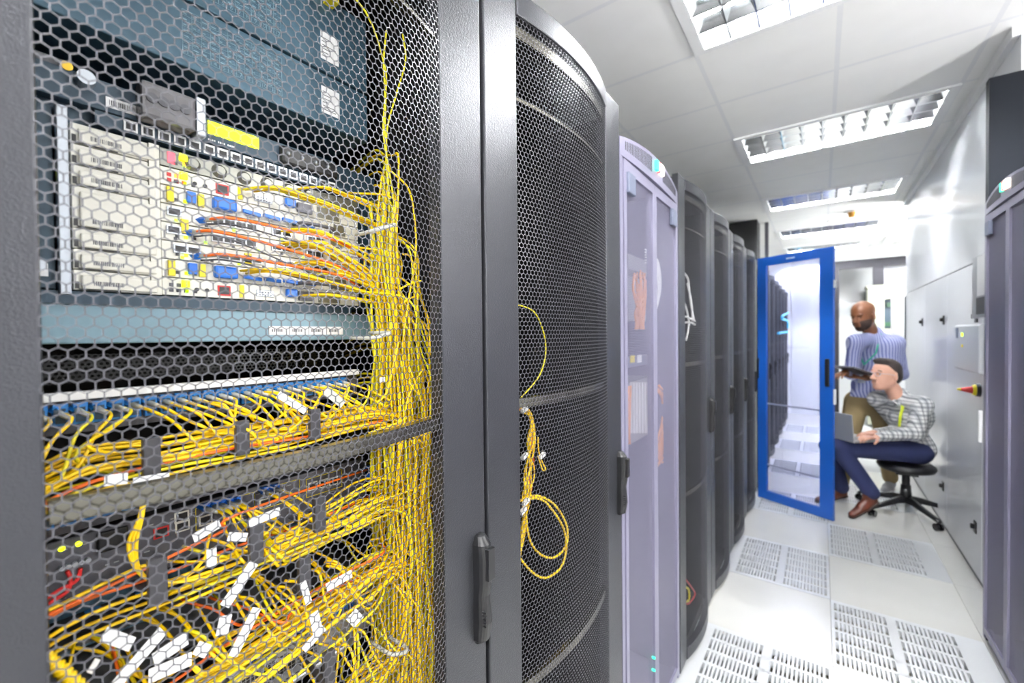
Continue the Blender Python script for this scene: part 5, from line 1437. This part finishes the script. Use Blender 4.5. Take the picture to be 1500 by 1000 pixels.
# --- seated person and stool
SX = dep(1327, 684, 3.57); seat_z = 0.43
def stool():
    c = Vector((SX.x, SX.y, 0)); t = empty('swivel_stool', tuple(c), 'black swivel office stool on five castors under the seated person', 'office chair')
    print('stool', c)
    g = G(); n = 32
    prof = [(0.0, -0.03), (0.13, -0.03), (0.175, -0.015), (0.19, 0.01), (0.185, 0.03), (0.165, 0.042), (0.0, 0.045)]
    vs = []
    for r_, z in prof:
        for k in range(n): a = 2 * PI * k / n; vs.append((c.x + r_ * math.cos(a), c.y + r_ * math.sin(a), seat_z - 0.045 + z))
    g.add(vs, [(i * n + k, i * n + (k + 1) % n, (i + 1) * n + (k + 1) % n, (i + 1) * n + k) for i in range(len(prof) - 1) for k in range(n)])
    build('seat', g, 'black', t, smooth=True)
    build('seat_mount', G().box(c.x - 0.07, c.x + 0.07, c.y - 0.07, c.y + 0.07, seat_z - 0.10, seat_z - 0.072), 'black', t, bevel=0.004)
    build('gas_column', G().cyl((c.x, c.y, 0.22), (c.x, c.y, seat_z - 0.098), 0.026, n=20), 'black', t, smooth=True)
    build('column_cover', G().cyl((c.x, c.y, 0.10), (c.x, c.y, 0.24), 0.042, 0.032, n=24), 'black', t, smooth=True)
    lv = c + rt * 0.12
    build('height_lever', G().tube([(c.x, c.y, seat_z - 0.09), (c.x + rt.x * 0.12, c.y + rt.y * 0.12, seat_z - 0.10), (c.x + rt.x * 0.2, c.y + rt.y * 0.2, seat_z - 0.09), (c.x + rt.x * 0.21, c.y + rt.y * 0.21, seat_z - 0.07)], 0.004), 'black', t, smooth=True)
    a0 = math.atan2(-fw.y, -fw.x) - 0.15
    for k in range(5):
        a = a0 + 2 * PI * k / 5; d = Vector((math.cos(a), math.sin(a), 0)); L = 0.325
        s = Vector((-d.y, d.x, 0))
        arm = G(); vs = []
        for (r_, z, hw, hh) in ((0.02, 0.125, 0.030, 0.028), (0.10, 0.120, 0.024, 0.022), (0.20, 0.100, 0.020, 0.016), (L, 0.078, 0.017, 0.012), (L + 0.015, 0.070, 0.012, 0.008)):
            for q, w2 in ((-1, -1), (1, -1), (1, 0.4), (0.5, 1), (-0.5, 1), (-1, 0.4)): vs.append(c + d * r_ + s * (hw * q) + Vector((0, 0, z + hh * w2)))
        arm.add(vs, [(i * 6 + j, i * 6 + (j + 1) % 6, (i + 1) * 6 + (j + 1) % 6, (i + 1) * 6 + j) for i in range(4) for j in range(6)] + [tuple(range(5, -1, -1)), tuple(range(24, 30))])
        lg = build('leg', arm, 'black', t, bevel=0.002)
        w0 = c + d * L + Vector((0, 0, 0.028)); ca = G()
        sd2 = (s * math.cos(0.7 * k) + d * math.sin(0.7 * k)).normalized()
        for q in (-1, 1): ca.cyl(w0 + sd2 * (0.008 * q), w0 + sd2 * (0.022 * q), 0.0275, n=18)
        ca.cyl(w0, w0 + Vector((0, 0, 0.045)), 0.008, n=10)
        build('castor', ca, 'blackgloss', lg)
stool()
def seated():
    J = lambda u, v, d: dep(u, v, d)
    f = (LFT * 0.97 + TO * 0.22).normalized(); F, S, U = frame_of(f)    # person's right... S
    pel = Vector((SX.x, SX.y, seat_z + 0.105)) + F * -0.01
    # near side is towards the viewer
    N = TO - F * TO.dot(F); N.normalize()
    root = empty('person', (SX.x, SX.y, 0), 'seated dark-haired person in grey plaid shirt and navy trousers, typing on a laptop', 'person')
    hc = J(1297, 549, 3.60); neck = J(1318, 579, 3.60); chest = J(1330, 609, 3.6); belly = J(1334, 640, 3.61)
    hf_ = (LFT * 0.98 + TO * 0.12 + Vector((0, 0, 0.10))).normalized()
    hp, HP, (hf, hs_, hu) = head(hc, hf_, (0, 0, 1), 1.07)
    shN = neck + N * 0.17 + Vector((0, 0, -0.055)) + F * 0.0; shB = neck - N * 0.17 + Vector((0, 0, -0.055)) + F * 0.02
    elN = J(1340, 634, 3.40); wrN = J(1285, 640, 3.44)
    elB = J(1322, 630, 3.78); wrB = J(1280, 634, 3.58)
    hipN = pel + N * 0.09; hipB = pel - N * 0.09
    knN = J(1228, 655, 3.58); knB = J(1214, 653, 3.80); anN = J(1276, 721, 3.47); anB = J(1232, 713, 3.78)
    ax = (F, S, U)
    tu = (chest - pel).normalized(); tx = (F - tu * F.dot(tu)).normalized(); tax = (tx, tu.cross(tx), tu)
    def torso(gr):
        return [ell(chest - F * .015, (0.118 + gr, 0.162 + gr, 0.15), tax, k=0.05), ell((belly + pel) / 2, (0.12 + gr, 0.15 + gr, 0.15), tax, k=0.05), ell(pel, (0.12 + gr, 0.155 + gr, 0.10), ax, k=0.05), cap(neck + Vector((0, 0, -0.04)), shN, 0.052 + gr, 0.060 + gr, k=0.045), cap(neck + Vector((0, 0, -0.04)), shB, 0.052 + gr, 0.060 + gr, k=0.045)]
    body = hp + torso(-0.01) + [cap(neck + Vector((0, 0, -.04)), hc - hf * .025 - hu * .05, 0.058, 0.052, k=0.03)]
    for a, b2, c2 in ((shN, elN, wrN), (shB, elB, wrB)): body += [cap(a, b2, 0.048, 0.040, k=0.03), cap(b2, c2, 0.040, 0.026, k=0.02)]
    for a, b2, c2 in ((hipN, knN, anN), (hipB, knB, anB)): body += [cap(a, b2, 0.078, 0.052, k=0.03), cap(b2, c2, 0.052, 0.035, k=0.02)]
    body += hand(wrN, (F * 0.95 - N * 0.12 + Vector((0, 0, -0.02))), (0, 0, -1), 1, 0.45) + hand(wrB, (F * 0.95 + N * 0.12 + Vector((0, 0, -0.02))), (0, 0, -1), -1, 0.45)
    build('body', surf(body, 0.0058, 'b', 0.02), 'skin_l', root, smooth=True)
    hr = [ell(HP(-0.016, 0, 0.045), (0.103, 0.084, 0.092), (hf, hs_, hu), k=0.02), ell(HP(-0.055, 0, -0.005), (0.062, 0.078, 0.075), (hf, hs_, hu), k=0.02), ell(HP(0.045, 0, 0.105), (0.05, 0.06, 0.028), (hf, hs_, hu), k=0.02),
          ell(HP(0.105, 0, -0.005), (0.088, 0.12, 0.088), (hf, hs_, hu), k=0.012, typ='sub'), ell(HP(0.01, 0, -0.085), (0.075, 0.14, 0.075), (hf, hs_, hu), k=0.012, typ='sub')]
    build('hair', surf(hr, 0.0055, 'h', 0.02), 'hair', root, smooth=True)
    g = G()
    for sd_ in (-1, 1): g.tube([HP(0.086, 0.014 * sd_, 0.026), HP(0.089, 0.030 * sd_, 0.031), HP(0.078, 0.046 * sd_, 0.025)], 0.0036)
    build('eyebrow', g, 'hair', root)
    for sd_ in (-1, 1): build('eye', G().sphere(HP(0.076, 0.030 * sd_, 0.003), 0.006), 'black', root, smooth=True)
    gl_ = G()
    for sd_ in (-1, 1):
        pts = [HP(0.098, 0.032 * sd_ + 0.022 * math.cos(t), 0.002 + 0.016 * math.sin(t)) for t in [2 * PI * k / 12 for k in range(13)]]
        gl_.tube(pts, 0.0016, sm=2); gl_.tube([HP(0.098, 0.054 * sd_, 0.008), HP(0.05, 0.080 * sd_, 0.008), HP(-0.005, 0.084 * sd_, 0.0)], 0.0016)
    gl_.tube([HP(0.099, -0.010, 0.006), HP(0.104, 0, 0.009), HP(0.099, 0.010, 0.006)], 0.0016)
    build('glasses', gl_, 'silver', root)
    sh = torso(0.008) + [cap(shN, elN, 0.066, 0.058, k=0.03), cap(elN, elN + (wrN - elN) * 0.93, 0.056, 0.036, k=0.02), cap(shB, elB, 0.066, 0.058, k=0.03), cap(elB, elB + (wrB - elB) * 0.93, 0.056, 0.036, k=0.02)]
    sh += [cap(neck + Vector((0, 0, -.045)), neck + Vector((0, 0, 0.0)), 0.080, 0.066, k=0.02), cap(neck + hf * .01 + Vector((0, 0, -0.02)), hc - hu * .10, 0.055, 0.06, k=0.006, typ='sub')]
    sh += [ell(pel - F * 0.05 + Vector((0, 0, .02)), (0.10, 0.165, 0.10), ax, k=0.04)]
    sh += [('sub', V3(pel) - np.array([.35, .35, .3]), V3(pel) + np.array([.35, .35, 0.0]), (lambda zc: (lambda X, Y, Z: Z - zc))(pel.z - 0.055), 0.006)]
    so = build('shirt', surf(sh, 0.006, 's', 0.03), 'shirt_p', root, smooth=True)
    for sd_ in (-1, 1):
        a = neck + S * (0.050 * sd_) - F * 0.02 + Vector((0, 0, 0.012)); b2 = neck + F * 0.080 + S * (0.012 * sd_) + Vector((0, 0, -0.035)); c2 = neck + F * 0.078 + S * (0.060 * sd_) + Vector((0, 0, -0.075))
        build('collar_point', G().add([a, b2, c2, a + F * .006, b2 + F * .008, c2 + F * .008], [(0, 1, 2), (3, 5, 4), (0, 3, 4, 1), (1, 4, 5, 2), (2, 5, 3, 0)]), 'shirt_p', so)
    tr_ = [ell(pel + Vector((0, 0, -.015)), (0.128, 0.165, 0.092), ax, k=0.03)]
    for a, b2, c2 in ((hipN, knN, anN), (hipB, knB, anB)): tr_ += [cap(a, b2, 0.092, 0.070, k=0.03), cap(b2, c2, 0.070, 0.058, k=0.02)]
    build('trousers', surf(tr_, 0.0065, 't', 0.03), 'navycloth', root, smooth=True)
    for an, tz in ((anN, (1254, 757, 3.47)), (anB, (1208, 736, 3.80))):
        toe = J(*tz); toe.z = 0.004; hl = an - Vector((0, 0, 0.085)) - F * 0.055; hl.z = max(hl.z, 0.065)
        toe = hl + (toe - hl).normalized() * 0.275
        if toe.z < 0.004: toe.z = 0.004
        s1, s2 = shoe(hl, toe)
        so_ = build('shoe', surf(s1, 0.0055, 'q', 0.02), 'leather', root, smooth=True); build('sole', surf(s2, 0.005, 'q', 0.01), 'darksole', so_, smooth=True)
        build('sock', G().cyl(hl + Vector((0, 0, 0.06)) + F * 0.05, an + Vector((0, 0, 0.02)), 0.040, 0.042, n=16), 'sock', root, smooth=True)
    # lime lanyard
    a = neck + N * 0.055 + F * 0.055 + Vector((0, 0, -0.02)); 
    cfz = lambda z, a_: Vector((chest.x, chest.y, 0)) + F * a_ + N * 0.06 + Vector((0, 0, z))
    ribbon('lanyard', [a, cfz(chest.z + 0.08, 0.126), cfz(chest.z + 0.01, 0.150), cfz(chest.z - 0.07, 0.158)], 0.018, 'lime', root, (F + N * .6))
    # laptop across the thighs
    lc_ = (J(1260, 646, 3.50)); lc_ = Vector((lc_.x, lc_.y, 0)) - N * 0.09
    zl = max(knN.z, hipN.z) + 0.095
    zl = min(wrN.z - 0.035, zl)
    lt = empty('laptop', (lc_.x, lc_.y, zl), 'thin silver laptop open on the lap of the seated person', 'laptop')
    build('base', G().obox((lc_.x, lc_.y, zl), F * 0.120, N * 0.15, (0, 0, 0.008)), 'alu', lt, bevel=0.002)
    build('keyboard', G().obox(Vector((lc_.x, lc_.y, zl + 0.0085)) + F * 0.03, F * 0.06, N * 0.125, (0, 0, 0.0012)), 'keys', lt)
    hd = (F * 0.10 + Vector((0, 0, 0.94))).normalized()
    sc = Vector((lc_.x, lc_.y, zl + 0.008)) + F * 0.120 + hd * 0.105
    sn = hd.cross(N).normalized()
    ld = build('lid', G().obox(sc, hd * 0.105, N * 0.15, sn * 0.004), 'alu', lt, bevel=0.002)
    if sn.dot(F) > 0: sn = -sn
    build('screen', G().obox(sc + sn * 0.005, hd * 0.095, N * 0.138, sn * 0.001), 'slated', ld)
seated()
